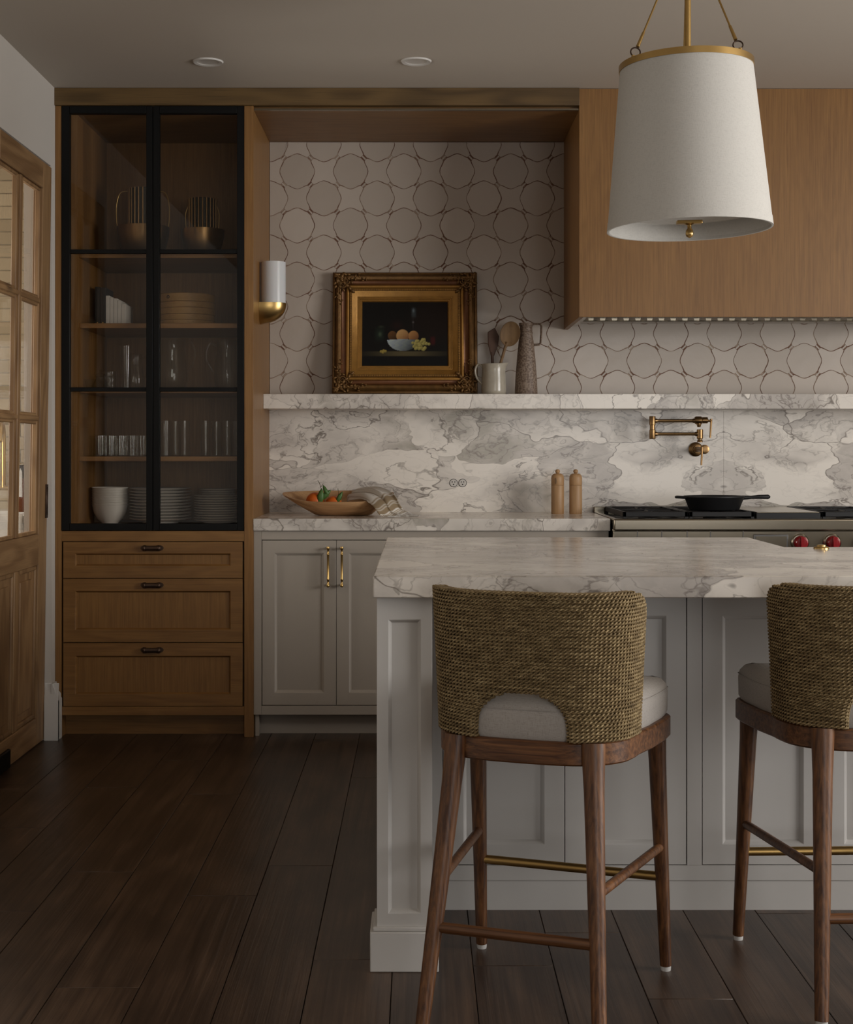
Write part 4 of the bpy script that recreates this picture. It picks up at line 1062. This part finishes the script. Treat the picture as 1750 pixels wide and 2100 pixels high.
# cream jug holding two utensils
JD = 6.53; jx = X(1013, JD); jz = SH_T; h = (808 - 745) * JD / F
r = 27.5 * JD / F
jg = thing('jug', 'small cream glazed pottery jug with a looped handle on the ledge', 'jug', (jx, JD, jz))
m = MB().lathe([(.0001, 0), (r * .88, 0), (r * .92, .003), (r * .93, .02), (r * .90, h * .5), (r * .86, h * .75), (r * .87, h * .88), (r * .93, h), (r * .86, h), (r * .80, h * .86), (r * .80, h * .5), (r * .84, .012), (.0001, .01)], (jx, JD, jz), 36)
for i, p in enumerate(m.v):       # pull a pouring lip on the side away from the handle
    zz = (p[2] - jz) / h; dxp = p[0] - jx
    if zz > .8 and dxp > 0:
        k = (zz - .8) / .2 * max(0, dxp / r) ** 3; m.v[i] = (p[0] + .014 * k, p[1], p[2] + .008 * k)
m.build('body', 'ceramic_cream', jg, smooth=50)
MB().tube(cr([(jx - r * .80, JD, jz + h * .90), (jx - r * 1.15, JD, jz + h * .99), (jx - r * 1.38, JD, jz + h * .82), (jx - r * 1.28, JD, jz + h * .56), (jx - r * .88, JD, jz + h * .34)], 7), [.0052] * 29, 10, sq=1.3).build('handle', 'ceramic_cream', jg, smooth=50)
# slotted turner
a0, a1 = at(1010, 800, 6.53), at(1012, 690, 6.55)
ut = thing('wooden_turner', 'dark wooden turner standing in the cream jug', 'utensil', (a0.x, 6.53, jz + .012))
q0 = Vector((X(1012, 6.53), 6.546, jz + .012)); q1 = at(1010, 722, 6.546); q2 = at(1010, 673, 6.55)
MB().tube([q0, q1], [.0055, .007], 10).build('handle', 'dark_utensil', ut, smooth=50)
S_ = 6.545 / F
pl_ = [(1007, 730), (1014, 730), (1022, 708), (1024, 690), (1015, 672), (1000.5, 681), (1001, 706)]
MB().prism([(X(u, 6.545), Z(v, 6.545)) for u, v in pl_], 'y', 6.541, 6.549).build('blade', 'dark_utensil', ut, bevel=.003)
sp_ = thing('wooden_spoon', 'large pale wooden spoon standing in the cream jug', 'utensil', (jx + .01, 6.53, jz + .012))
q0 = Vector((jx - .008, 6.513, jz + .012)); q1 = at(1036, 714, 6.516)
MB().tube([q0, q1, at(1041, 702, 6.516)], [.0052, .0068, .0078], 10).build('handle', 'light_utensil', sp_, smooth=50)
m = MB(); bc_ = at(1046.5, 685, 6.515); rx_, rz_ = 20.5 * 6.54 / F, 26 * 6.54 / F
R_ = Matrix.Rotation(math.radians(14), 3, 'Y'); rings = []
for k, (s_, dy_) in enumerate([(.02, -.012), (.55, -.009), (.85, -.003), (1.0, .004), (.97, .0055), (.82, .001), (.5, -.004), (.02, -.006)]):
    rings.append([tuple(Vector(bc_) + R_ @ Vector((rx_ * s_ * math.cos(a), -dy_, rz_ * s_ * math.sin(a)))) for a in [2 * PI * i / 28 for i in range(28)]])
m.loft(rings, caps=False).build('bowl', 'light_utensil', sp_, smooth=60)
# tall speckled jug
VD = 6.55; vx = X(1079.5, VD); s_ = VD / F
vz = thing('tall_jug', 'tall tapering brown speckled stoneware jug with a flat handle', 'jug', (vx, VD, SH_T))
H_ = (808 - 661) * s_
pr = [(.0001, 0), (23 * s_, 0), (23.5 * s_, .004), (22 * s_, .25 * H_), (19 * s_, .5 * H_), (15.5 * s_, .74 * H_), (13 * s_, .845 * H_), (13.8 * s_, .855 * H_), (13.8 * s_, .87 * H_), (12.6 * s_, .88 * H_), (13.0 * s_, .955 * H_), (14.5 * s_, .965 * H_), (14.8 * s_, H_), (11.5 * s_, H_), (11 * s_, .9 * H_), (.0001, .88 * H_)]
MB().lathe(pr, (vx, VD, SH_T), 36).build('body', 'stoneware_brown', vz, smooth=40)
hx = vx + 14 * s_; zt2 = SH_T + H_ - .004
pts = [(hx - .006, VD, zt2), (hx + .022 * 1, VD, zt2), (hx + .034, VD, zt2 - .002), (hx + .038, VD, zt2 - .012), (hx + .037, VD, zt2 - .05), (hx + .034, VD, zt2 - .085), (hx + .028, VD, zt2 - .094), (hx + .005, VD, zt2 - .096)]
MB().tube(pts, .0048, 8, sq=2.0).build('handle', 'stoneware_brown', vz, smooth=50)

# ------------------------------------------------------------------ things on the worktop
CT = .915
for u_, lb in ((1144, 'wooden pepper mill with a ball knob and an oval notch on the worktop'), (1181, 'plain wooden pepper mill with a ball knob beside the range')):
    MD = 6.50; cx = X(u_, MD); s_ = MD / F; r = 13.2 * s_; H_ = 91.5 * s_
    ml = thing('pepper_mill', lb, 'mill', (cx, MD, CT))
    MB().lathe([(.0001, 0), (r * .97, 0), (r, .003), (r, H_ * .635), (r * .985, H_ * .64)], (cx, MD, CT), 32).build('body', 'mill_wood', ml, smooth=40)
    hd = MB().lathe([(r * .985, H_ * .643), (r, H_ * .648), (r, H_ * .80), (r * .93, H_ * .855), (r * .72, H_ * .89), (r * .45, H_ * .905), (.0001, H_ * .907)], (cx, MD, CT), 32).build('head', 'mill_wood', ml, smooth=40)
    MB().lathe([(r * .30, H_ * .895), (r * .22, H_ * .91), (r * .34, H_ * .925), (r * .39, H_ * .95), (r * .34, H_ * .98), (r * .18, H_ * .997), (.0001, H_)], (cx, MD, CT), 20).build('knob', 'mill_wood', hd, smooth=60)
    if u_ == 1144: MB().ball((cx - r * .35, MD - r * .93, CT + H_ * .74), (.0045, .002, .014), 14, 8).build('notch', 'light_utensil', hd, smooth=60)

# carved dough bowl
BD = 6.36; bcx = X(694, BD); s_ = BD / F
rings = []
def bowl_ring(a, b, z, lift=0.0, sh=0.0, pw=2.6, nn=48):
    out = []
    for i in range(nn):
        t_ = 2 * PI * i / nn; c_, d_ = math.cos(t_), math.sin(t_)
        x_ = math.copysign(abs(c_) ** (2 / pw), c_) * a; y_ = math.copysign(abs(d_) ** (2 / pw), d_) * b
        e_ = max(0, abs(c_)) ** 3
        x_ += math.copysign(e_ * a * .10, c_); y_ *= (1 - .35 * e_)
        out.append((bcx + x_ + sh, BD + y_, CT + z + lift * e_ + (.17 * y_ if z > .03 else 0)))
    return out
ra, rb2 = 104 * s_, .125
rings = [bowl_ring(.02, .015, .0, pw=2), bowl_ring(46 * s_, .060, .0, sh=.022, pw=2.2), bowl_ring(53 * s_, .070, .004, sh=.022, pw=3), bowl_ring(80 * s_, .108, .045, .006, sh=.010, pw=3), bowl_ring(ra * .98, rb2 * .98, .079, .012, pw=3),
         bowl_ring(ra, rb2, .084, .012, pw=3), bowl_ring(ra * .955, rb2 * .93, .083, .012, pw=3), bowl_ring(ra * .78, .100, .045, .008, sh=.010, pw=3), bowl_ring(50 * s_, .06, .016, sh=.022, pw=2.2), bowl_ring(.02, .015, .014, pw=2)]
db = MB().loft(rings).build('dough_bowl', 'bowl_wood', smooth=50)
tag(db, 'long carved wooden dough bowl on the worktop', 'bowl')
bt_ = BVHTree.FromPolygons([db.location + v_.co for v_ in db.data.vertices], [p_.vertices[:] for p_ in db.data.polygons])
for (u_, v_, dy, r, lb) in ((647, 1024, -.022, .041, 'orange with a sprig of two twigs in the dough bowl'), (684.5, 1029, -.034, .037, 'orange with a single upright leaf in the dough bowl')):
    D = BD + dy; c_ = at(u_, v_, D)
    while bt_.find_nearest(c_)[3] > r * .985: c_.z -= .0005      # let it settle on the bowl
    orr = thing('orange', lb, 'fruit', (c_.x, D, c_.z - r))
    MB().ball(tuple(c_), (r, r, r * .96), 24, 16).build('peel', 'orange_peel', orr, smooth=60)
    top = c_ + Vector((r * .52, -r * .42, r * .72))
    sp2 = [(0, 0, 0), (.004, -.002, .02), (.0, 0, .042)] if u_ > 660 else [(0, 0, 0), (.006, 0, .022), (-.002, 0, .05), (-.010, .002, .062)]
    MB().tube([tuple(top + Vector(p)) for p in sp2], .0012, 6).build('twig', 'twig', orr, smooth=60)
    if u_ < 660: MB().tube([tuple(top + Vector((.004, 0, .033))), tuple(top + Vector((.014, -.002, .048)))], .001, 6).build('twig', 'twig', orr, smooth=60)
    lvs = [((.004, -.02, -.012), -1.45, .034, .014), ((.022, -.012, -.004), -.75, .030, .012), ((.026, -.014, .016), -2.0, .024, .009), ((-.004, -.014, -.02), 1.75, .030, .012)] if u_ < 660 else [((.006, -.012, .0), -1.1, .027, .010)]
    for (ox, oy, oz), a, L, W in lvs:
        cc = top + Vector((ox, oy, oz)); ma = Matrix.Rotation(a, 3, 'Y')
        def lf(u, v):
            x_ = (u - .5) * 2 * L; w_ = W * math.sin(PI * min(1, max(0, u))) ** .8 * (v - .5) * 2
            p = ma @ Vector((x_ * 1.2, -.004 * math.cos((v - .5) * 3) + .008 * (u - .5) ** 2 * 4, w_)); return tuple(cc + p)
        MB().grid(lf, 10, 4).build('leaf', 'leaf_green', orr, smooth=60, solid=.0006, recalc=False)

# striped linen towel slung over the end of the bowl
tw = thing('tea_towel', 'white and tan striped towel with knotted fringe hanging over the dough bowl', 'towel', (X(775, BD), BD, CT))
path = cr([at(716, 1024, 6.42), at(721, 1012, 6.40), at(738, 1009, 6.37), at(758, 1009, 6.32), at(776, 1017, 6.27), at(790, 1030, 6.225), at(799, 1044, 6.215), at(808, 1052, 6.22), at(820, 1055, 6.21)], 7)
path = [Vector(p) for p in path]; NP = len(path)
def tws(u, v):
    f_ = v * (NP - 1); k = min(int(f_), NP - 2); p = path[k].lerp(path[k + 1], f_ - k)
    c_ = (u - .5) * 2; e_ = min(1, v * 2)
    x_ = p.x + c_ * (.012 + .034 * e_) + .004 * math.sin(c_ * 6 + v * 4)
    y_ = p.y + c_ * .045 + .010 * math.sin(c_ * 7 + v * 5)
    z_ = p.z + c_ * (.018 + .022 * e_) * (1 - v * .75) + .007 * math.sin(c_ * 8.5 - v * 4) * (1 - v * .6) - .012 * c_ * c_ * (1 - v)
    return (x_, y_, max(z_, CT + .0035))
tws_free = tws
def tws(u, v):
    x_, y_, z_ = tws_free(u, v)
    for ox, oy in ((0, 0), (.004, 0), (-.004, 0), (0, .004), (0, -.004)):
        hit = bt_.ray_cast(Vector((x_ + ox, y_ + oy, 1.5)), Vector((0, 0, -1)))[0]
        if hit is not None: z_ = max(z_, hit.z + .0034)
    return (x_, y_, z_)
m = MB().grid(tws, 40, 56)
cl = m.build('cloth', 'towel', tw, smooth=70, recalc=False, solid=.0022)
cc = []
for j in range(57):
    for i in range(41):
        u, v = i / 40, j / 56; c0 = (.70, .665, .61)
        if .50 < v < .97:
            w_ = (v * 23) % 1
            if .56 < v < .80: c0 = (.29, .215, .13) if not (.62 < v < .74 and w_ < .35) else (.52, .47, .40)
            elif w_ < .4: c0 = (.36, .27, .17)
        elif v < .5 and (u * 6) % 1 < .16: c0 = (.46, .41, .35)
        cc.append((*c0, 1))
a_ = cl.data.color_attributes.new('Col', 'FLOAT_COLOR', 'POINT'); a_.data.foreach_set('color', np.array(cc, dtype=np.float32).ravel())
for k in range(13):
    e = Vector(tws(k / 12, 1.0)); a = rnd.uniform(-.5, .5)
    p1 = e + Vector((.018 + .012 * rnd.random(), a * .02, 0)); p1.z = CT + .004; p2 = p1 + Vector((.016, a * .03, 0)); e.z = max(e.z, CT + .0035)
    MB().tube([tuple(e), tuple(p1), tuple(p1 + (p2 - p1) * .3), tuple(p2)], [.0016, .0018, .0034, .0012], 6).build('tassel', 'book_white', tw, smooth=60)

# power outlets set in the marble
for u_ in (930.5, 949):
    c_ = at(u_, 990.5, D2)
    ol_ = thing('power_outlet', 'round flush power outlet nearer the %s in the marble backsplash' % ('dough bowl' if u_ < 940 else 'pepper mills'), 'outlet', (c_.x, D2, c_.z - .019), 'pair of round power outlets')
    MB().lathe([(.0001, 0), (.0192, 0), (.0192, .0015), (.0001, .0015)], (c_.x, D2, c_.z), 32, ax=(0, -1, 0)).build('rim', 'black_metal', ol_, smooth=30)
    f_ = MB().lathe([(.0001, .001), (.0172, .001), (.0168, .003), (.0001, .0032)], (c_.x, D2, c_.z), 32, ax=(0, -1, 0)).build('face', 'outlet_white', ol_, smooth=30)
    for sx_ in (-1, 1): MB().box(c_.x + sx_ * .006 - .0012, c_.x + sx_ * .006 + .0012, D2 - .0042, D2 - .003, c_.z + .001, c_.z + .0085).build('slot', 'black_metal', f_)
    MB().lathe([(.0001, .003), (.003, .003), (.003, .0042), (.0001, .0042)], (c_.x, D2, c_.z - .007), 12, ax=(0, -1, 0)).build('slot', 'black_metal', f_)

# brass pot filler
PF = 6.56; q = lambda u, v, D=PF: at(u, v, D)
pf = thing('pot_filler', 'folded antique brass pot filler tap on the backsplash', 'tap', tuple(at(1426, 935, D2)))
fx = at(1427, 921.5, D2)
MB().lathe([(.0001, 0), (.033, 0), (.033, .007), (.028, .011), (.016, .013), (.016, .03), (.0001, .03)], tuple(fx), 32, ax=(0, -1, 0)).build('flange', 'antique_brass', pf, smooth=35)
bcen = q(1436, 921.5, PF - .04)
MB().tube([tuple(fx + Vector((.002, -.02, 0))), (fx.x + .006, PF - .04, fx.z)], .013, 16).lathe([(.0001, 0), (.020, 0), (.021, .003), (.021, .010), (.015, .012), (.015, .016), (.009, .017), (.0001, .017)], (fx.x + .008, PF - .035, fx.z), 24, ax=(0, -1, 0)).build('valve', 'antique_brass', pf, smooth=35)
lvx = X(1439, PF - .06)
MB().tube([(lvx + .004, PF - .058, fx.z + .01), (lvx + .003, PF - .06, fx.z - .01), (lvx - .001, PF - .062, Z(954, PF - .06))], [.006, .005, .0042], 10).build('lever', 'antique_brass', pf, smooth=50)
ux_ = X(1436, PF)
MB().lathe([(.0001, Z(907, PF)), (.013, Z(907, PF)), (.012, Z(903, PF)), (.0105, Z(902, PF)), (.0105, Z(900, PF)), (.0145, Z(899, PF)), (.0145, Z(881, PF)), (.0125, Z(880.5, PF)), (.0001, Z(880.5, PF))], (ux_, PF, 0), 24).build('swivel', 'antique_brass', pf, smooth=35)
def arm(v_, ua, ub):
    z_ = Z(v_, PF); a, b = X(ua, PF), X(ub, PF); L = b - a
    MB().lathe([(.0105, 0), (.0105, .012), (.0082, .016), (.0072, .02), (.0072, L - .02), (.0082, L - .016), (.0105, L - .012), (.0105, L)], (a, PF, z_), 20, caps=True, ax=(1, 0, 0)).build('arm', 'antique_brass', pf, smooth=35)
arm(890, 1341, 1433); arm(863, 1341, 1428)
ex = X(1338.5, PF)
MB().lathe([(.0001, Z(900, PF)), (.0135, Z(900, PF)), (.0145, Z(898.5, PF)), (.0145, Z(882, PF)), (.012, Z(881, PF)), (.012, Z(872, PF)), (.0145, Z(871, PF)), (.0145, Z(855, PF)), (.0135, Z(853.5, PF)), (.0001, Z(853.5, PF))], (ex, PF, 0), 24).build('elbow', 'antique_brass', pf, smooth=35)
MB().lathe([(.0001, 0), (.014, 0), (.018, .006), (.018, .030), (.014, .034), (.0145, .038), (.0145, .058), (.010, .060), (.0001, .060)], (X(1425, PF), PF, Z(862, PF)), 24, ax=(1, 0, 0)).lathe([(.0001, Z(876, PF)), (.0075, Z(876, PF)), (.0085, Z(874, PF)), (.011, Z(871, PF)), (.011, Z(866, PF))], (X(1434, PF), PF, 0), 20).build('spout', 'antique_brass', pf, smooth=35)
MB().tube([(X(1452, PF), PF - .004, Z(863, PF)), (X(1460, PF), PF - .004, Z(863, PF))], .0055, 10).tube([(X(1459, PF), PF - .004, Z(859, PF)), (X(1456.5, PF), PF - .004, Z(898, PF))], [.0052, .0042], 10).build('lever', 'antique_brass', pf, smooth=50)

# cast iron skillet on the range
KD = 6.27; kx = X(1465, KD); s_ = KD / F; r = 61 * s_
sk = thing('skillet', 'black cast iron skillet on the range grate', 'pan', (kx, KD, GT))
MB().lathe([(.0001, 0), (r * .80, 0), (r * .84, .004), (r * .985, .052), (r * 1.01, .055), (r * 1.01, .060), (r * .96, .060), (r * .93, .055), (r * .81, .008), (.0001, .006)], (kx, KD, GT + .0005), 48).build('pan', 'cast_iron', sk, smooth=40)
MB().tube([(kx + r * .95, KD, GT + .052), (kx + r * 1.25, KD, GT + .054), (kx + r * 1.5, KD, GT + .056), (kx + r * 1.82, KD, GT + .056), (kx + r * 1.88, KD, GT + .055)], [.010, .007, .009, .010, .005], 12, sq=1.4).build('handle', 'cast_iron', sk, smooth=50)
MB().tube([(kx - r * .95, KD + .03, GT + .053), (kx - r * 1.22, KD + .016, GT + .055), (kx - r * 1.28, KD, GT + .055), (kx - r * 1.22, KD - .016, GT + .055), (kx - r * .95, KD - .03, GT + .053)], .006, 10).build('helper_handle', 'cast_iron', sk, smooth=50)

# ------------------------------------------------------------------ contents of the glazed cabinet
S1, S2, S3, S4, S5 = 2.036, 1.739, 1.463, 1.175, .880
# brass planters: bowl with a fluted cylinder rising from it and two wire handles
for (u_, D, vt, vr, rbo, rcy, uh, lb) in ((294, 6.36, 387, 466, 53, 31, 54, 'larger brass basket of upright dark rods with tall wire handles'), (416, 6.36, 408, 472, 44, 30, 34, 'smaller brass basket of upright dark rods with low wire handles')):
    s_ = D / F; cx = X(u_, D); zt_2, zr = Z(vt, D), Z(vr, D)
    ob = thing('brass_basket', lb, 'basket', (cx, D, S1))
    R_ = rbo * s_; hb = zr - S1
    MB().lathe([(.0001, 0), (R_ * .5, 0), (R_ * .62, .004), (R_ * .86, hb * .35), (R_ * .98, hb * .75), (R_, hb), (R_ * .97, hb), (R_ * .94, hb * .75), (R_ * .8, hb * .35), (.0001, .012)], (cx, D, S1), 40).build('bowl', 'antique_brass', ob, smooth=50)
    MB().lathe([(rcy * s_ * .93, .012), (rcy * s_ * .93, zt_2 - S1 - .004), (rcy * s_ * .80, zt_2 - S1), (.0001, zt_2 - S1 - .001)], (cx, D, S1), 32).build('core', 'lantern_dark', ob, smooth=40)
    for k in range(22):
        a = 2 * PI * k / 22; rr_ = rcy * s_ * .96
        MB().tube([(cx + rr_ * math.cos(a), D + rr_ * math.sin(a), S1 + .014), (cx + rr_ * math.cos(a), D + rr_ * math.sin(a), zt_2 - .002)], .0040, 8).build('rod', 'antique_brass', ob, smooth=50)
    for sg in (-1, 1):
        a_x = cx + sg * uh * s_
        pts = cr([(cx + sg * uh * s_ * .96, D - .01, zr - .003), (a_x, D - .01, zr + .03), (a_x, D - .01, zr + (zt_2 - zr) * .55), (a_x - sg * .016, D - .01, zt_2 - .022), (cx + sg * rcy * s_ * .9, D - .01, zt_2 - .012)], 6)
        MB().tube([tuple(p) for p in pts], .0022, 8).build('handle', 'brass', ob, smooth=60)
# books
bkx = X(197, 6.32)
for k, (w_, hgt, mat_, lb) in enumerate([(.022, .175, 'book_black', 'black book against the cabinet side with grey spine lettering'), (.024, .172, 'book_black', 'black book between the first black book and the white books'),
        (.017, .136, 'book_white', 'tallest of the white books on the cabinet shelf'), (.016, .128, 'book_white', 'second tallest of the white books, next to the tallest'), (.016, .124, 'book_white', 'middle one of the five white books'),
        (.016, .115, 'book_white', 'white book next to the shortest one'), (.020, .100, 'book_white', 'shortest of the white books, at the open end')]):
    y0_, y1_ = 6.30, 6.46
    bk_ = thing('book', lb, 'book', (bkx + w_ / 2, 6.38, S2), 'books on the cabinet shelf')
    m = MB().box(bkx + .0004, bkx + .002, y0_, y1_, S2, S2 + hgt).box(bkx + w_ - .002, bkx + w_ - .0004, y0_, y1_, S2, S2 + hgt).box(bkx + .0004, bkx + w_ - .0004, y0_ - .0015, y0_ + .001, S2, S2 + hgt)
    m.build('cover', mat_, bk_, bevel=.0008, seg=1)
    MB().box(bkx + .002, bkx + w_ - .002, y0_ + .001, y1_ - .003, S2 + .003, S2 + hgt - .003).build('pages', 'paper', bk_)
    if mat_ == 'book_black':
        MB().lathe([(.0001, 0), (.0035, 0), (.0035, .0004), (.0001, .0004)], (bkx + w_ / 2, y0_ - .0015, S2 + .018), 12, ax=(0, -1, 0)).build('spine_mark', 'brass', bk_)
    bkx += w_ + .0006
# bamboo steamer of two tiers and a lid
D = 6.36; s_ = D / F; cx = X(384, D); R_ = 57 * s_
stm = thing('bamboo_steamer', 'round stacked bamboo steamer with lid on the cabinet shelf', 'steamer', (cx, D, S2))
z_ = S2
for nm, hgt, rr_ in (('tier', .028, R_), ('tier', .026, R_ * .985), ('tier', .029, R_), ('tier', .027, R_ * .985)):
    MB().lathe([(.0001, 0), (rr_ - .003, 0), (rr_, .002), (rr_, hgt - .002), (rr_ - .004, hgt), (.0001, hgt)], (cx, D, z_), 48).build(nm, 'bamboo', stm, smooth=40); z_ += hgt - .0006
ld = MB().lathe([(.0001, 0), (R_ * .99, 0), (R_ * 1.01, .002), (R_ * 1.01, .034), (R_ * .98, .037), (R_ * .5, .041), (.0001, .042)], (cx, D, z_), 48).build('lid', 'bamboo', stm, smooth=40)
a = math.radians(-122)
MB().tube([tuple(Vector((cx + (R_ * 1.01 + .001) * math.cos(a + .05 * math.cos(q)), D + (R_ * 1.01 + .001) * math.sin(a + .05 * math.cos(q)), z_ + .019 + .006 * math.sin(q)))) for q in [2 * PI * i / 12 for i in range(12)]], .0018, 6, closed=True).build('tie', 'dark_utensil', ld, smooth=60)
# glassware: thin walls
def glass(name, label, group, prof, c, th=.0018, seg=32):
    pr_ = [(max(r_ - th, .0002), z_ + (th * 2 if i == 0 else 0)) for i, (r_, z_) in enumerate(prof)]
    full_ = [(.0002, 0)] + prof + list(reversed(pr_)) + [(.0002, .004)]
    return tag(MB().lathe(full_, c, seg).build(name, 'ware_glass', smooth=40), label, 'glass', group)
def pitcher(name, label, c, r, h, neck, flip=1, belly=1.1, handle=True):
    o = thing(name, label, 'pitcher', c)
    pr_ = [(r * .80, 0), (r * .95, .006), (r * belly, h * .25), (r, h * .5), (r * neck, h * .8), (r * neck * 1.05, h * .95), (r * neck * 1.12, h)]
    full_ = [(.0002, 0)] + pr_ + [(max(a - .0022, .0002), b + (.005 if i == 0 else 0)) for i, (a, b) in reversed(list(enumerate(pr_)))] + [(.0002, .006)]
    MB().lathe(full_, c, 32).build('body', 'ware_glass', o, smooth=50)
    if handle:
        hp = cr([(c[0] + flip * r * neck * .98, c[1], c[2] + h * .88), (c[0] + flip * (r * 1.35), c[1] - .01, c[2] + h * .92), (c[0] + flip * (r * 1.62), c[1] - .012, c[2] + h * .66), (c[0] + flip * r * 1.1, c[1], c[2] + h * .36)], 8)
        MB().tube([tuple(p) for p in hp], .0048, 10).build('handle', 'ware_glass', o, smooth=60)
    return o
g3 = 6.36
glass('glass_cup', 'low flared glass dish at the left end of the pitcher shelf', None, [(.013, 0), (.0155, .004), (.0195, .02), (.024, .042)], (-1.413, 6.20, S3))
tpx = X(207, 6.32)
tpo = pitcher('glass_teapot', 'small round lidded glass teapot on the cabinet shelf', (tpx, 6.32, S3), .036, .062, .62, flip=1, belly=1.15)
MB().lathe([(.0002, .062), (.0265, .062), (.0265, .064), (.020, .071), (.008, .075), (.006, .079), (.009, .084), (.007, .089), (.0002, .091)], (tpx, 6.32, S3), 28).build('lid', 'ware_glass', tpo, smooth=50)
glass('glass_jar', 'short plain glass jar standing behind the glass teapot', None, [(.028, 0), (.031, .004), (.031, .07), (.028, .085), (.029, .09)], (X(226, 6.46), 6.46, S3))
glass('tall_tumbler', 'tall flared drinking glass beside the small glass pitcher', None, [(.019, 0), (.021, .004), (.024, .09), (.0295, .196)], (X(259, 6.34), 6.34, S3))
pitcher('glass_pitcher', 'small glass pitcher beside the tall flared glass', (X(279, 6.42), 6.42, S3), .037, .165, .75, flip=1)
pitcher('glass_pitcher', 'large glass pitcher with a wide belly on the cabinet shelf', (X(355, 6.42), 6.42, S3), .062, .232, .85, flip=1, belly=1.08)
pitcher('glass_pitcher', 'tall glass pitcher at the far end of the pitcher shelf', (X(466, 6.40), 6.40, S3), .056, .225, .78, flip=-1, belly=1.05)
g4 = None
for k in range(5):
    for r_ in range(2):
        c_ = (X(206 + k * 21.5 + (9 if r_ else 0), 6.30 + .1 * r_), 6.30 + .1 * r_ + .008 * (k % 2), S4)
        if g4 is None:
            g4 = glass('short_tumbler', 'short straight drinking glass in the two rows on the cabinet shelf', 'short tumblers', [(.0185, 0), (.020, .004), (.0205, .09)], (0, 0, 0), th=.002, seg=24); o = g4
        else: o = inst(g4, 'short_tumbler', (0, 0, 0))
        o.location = c_; o['label'] = 'short straight tumbler in the %s row, %s from the cabinet outer side' % ('back' if r_ else 'front', ('first', 'second', 'third', 'fourth', 'fifth')[k])
tg = None
for k, (u_, D) in enumerate(((340, 6.30), (379, 6.32), (422, 6.30), (466, 6.30), (360, 6.44), (444, 6.46), (483, 6.44))):
    if tg is None: tg = glass('highball_glass', 'tall straight drinking glass beside the short tumblers', 'highball glasses', [(.021, 0), (.023, .004), (.0235, .155)], (0, 0, 0), th=.002, seg=24); o = tg
    else: o = inst(tg, 'highball_glass', (0, 0, 0))
    o.location = (X(u_, D), D, S4); o['label'] = 'tall straight glass, %s' % ('first of the front row from the short tumblers', 'second of the front row from the short tumblers', 'third of the front row from the short tumblers', 'last of the front row by the oak panel', 'first of the back row from the short tumblers', 'second of the back row from the short tumblers', 'last of the back row by the oak panel')[k]
# stacked crockery
ORD = ['lowest', 'second from the bottom', 'third from the bottom', 'fourth from the bottom', 'fifth from the bottom', 'sixth from the bottom', 'seventh from the bottom', 'eighth from the bottom', 'ninth from the bottom', 'tenth from the bottom', 'eleventh from the bottom']
def stack(name, label, cat, group, prof, c, n, pitch, jit=.0012):
    first = None
    for k in range(n):
        if first is None:
            first = MB().lathe(prof, (0, 0, 0), 36).build(name, 'ceramic_white', smooth=35); tag(first, label, cat, group); o = first
        else: o = inst(first, name, (0, 0, 0))
        o.location = (c[0] + rnd.uniform(-jit, jit), c[1] + rnd.uniform(-jit, jit), c[2] + k * pitch)
        o['label'] = label % ORD[k]
    return o
top = stack('bowl', 'white bowl, %s of the nested stack of deep bowls', 'bowl', 'stack of white bowls', [(r_ * .952, z_) for r_, z_ in [(.0002, 0), (.036, 0), (.038, .004), (.058, .022), (.074, .050), (.082, .083), (.084, .084), (.0825, .086), (.0727, .052), (.0565, .0272), (.0395, .0107), (.0002, .0105)]], (-1.3555, 6.33, S5), 8, .0105, .0003)
top['label'] = 'topmost white bowl of the nested stack'
top = stack('dinner_plate', 'white dinner plate, %s of the wide plate stack', 'plate', 'stack of dinner plates', [(.0002, .008), (.066, .008), (.068, 0), (.076, 0), (.079, .009), (.105, .0155), (.133, .0225), (.1345, .024), (.133, .025), (.104, .0195), (.079, .0132), (.0002, .0132)], (X(326, 6.34) + .007, 6.34, S5), 11, .0132)
top['label'] = 'topmost white dinner plate of the tall stack'
top = stack('side_plate', 'white side plate, %s of the narrower plate stack', 'plate', 'stack of side plates', [(.0002, .0065), (.052, .0065), (.054, 0), (.059, 0), (.062, .007), (.083, .012), (.101, .017), (.102, .0185), (.1, .0195), (.082, .0155), (.062, .0106), (.0002, .0106)], (X(446, 6.33), 6.33, S5), 11, .0106)
zz_ = S5 + 11 * .0106
top = stack('saucer', 'small white dish on the side plates, %s of three', 'plate', 'dishes on the side plates', [(.0002, .006), (.040, .006), (.042, 0), (.046, 0), (.049, .0065), (.066, .0105), (.084, .016), (.0845, .017), (.065, .0135), (.049, .0095), (.0002, .0095)], (X(446, 6.33) + .004, 6.334, zz_), 3, .0095)
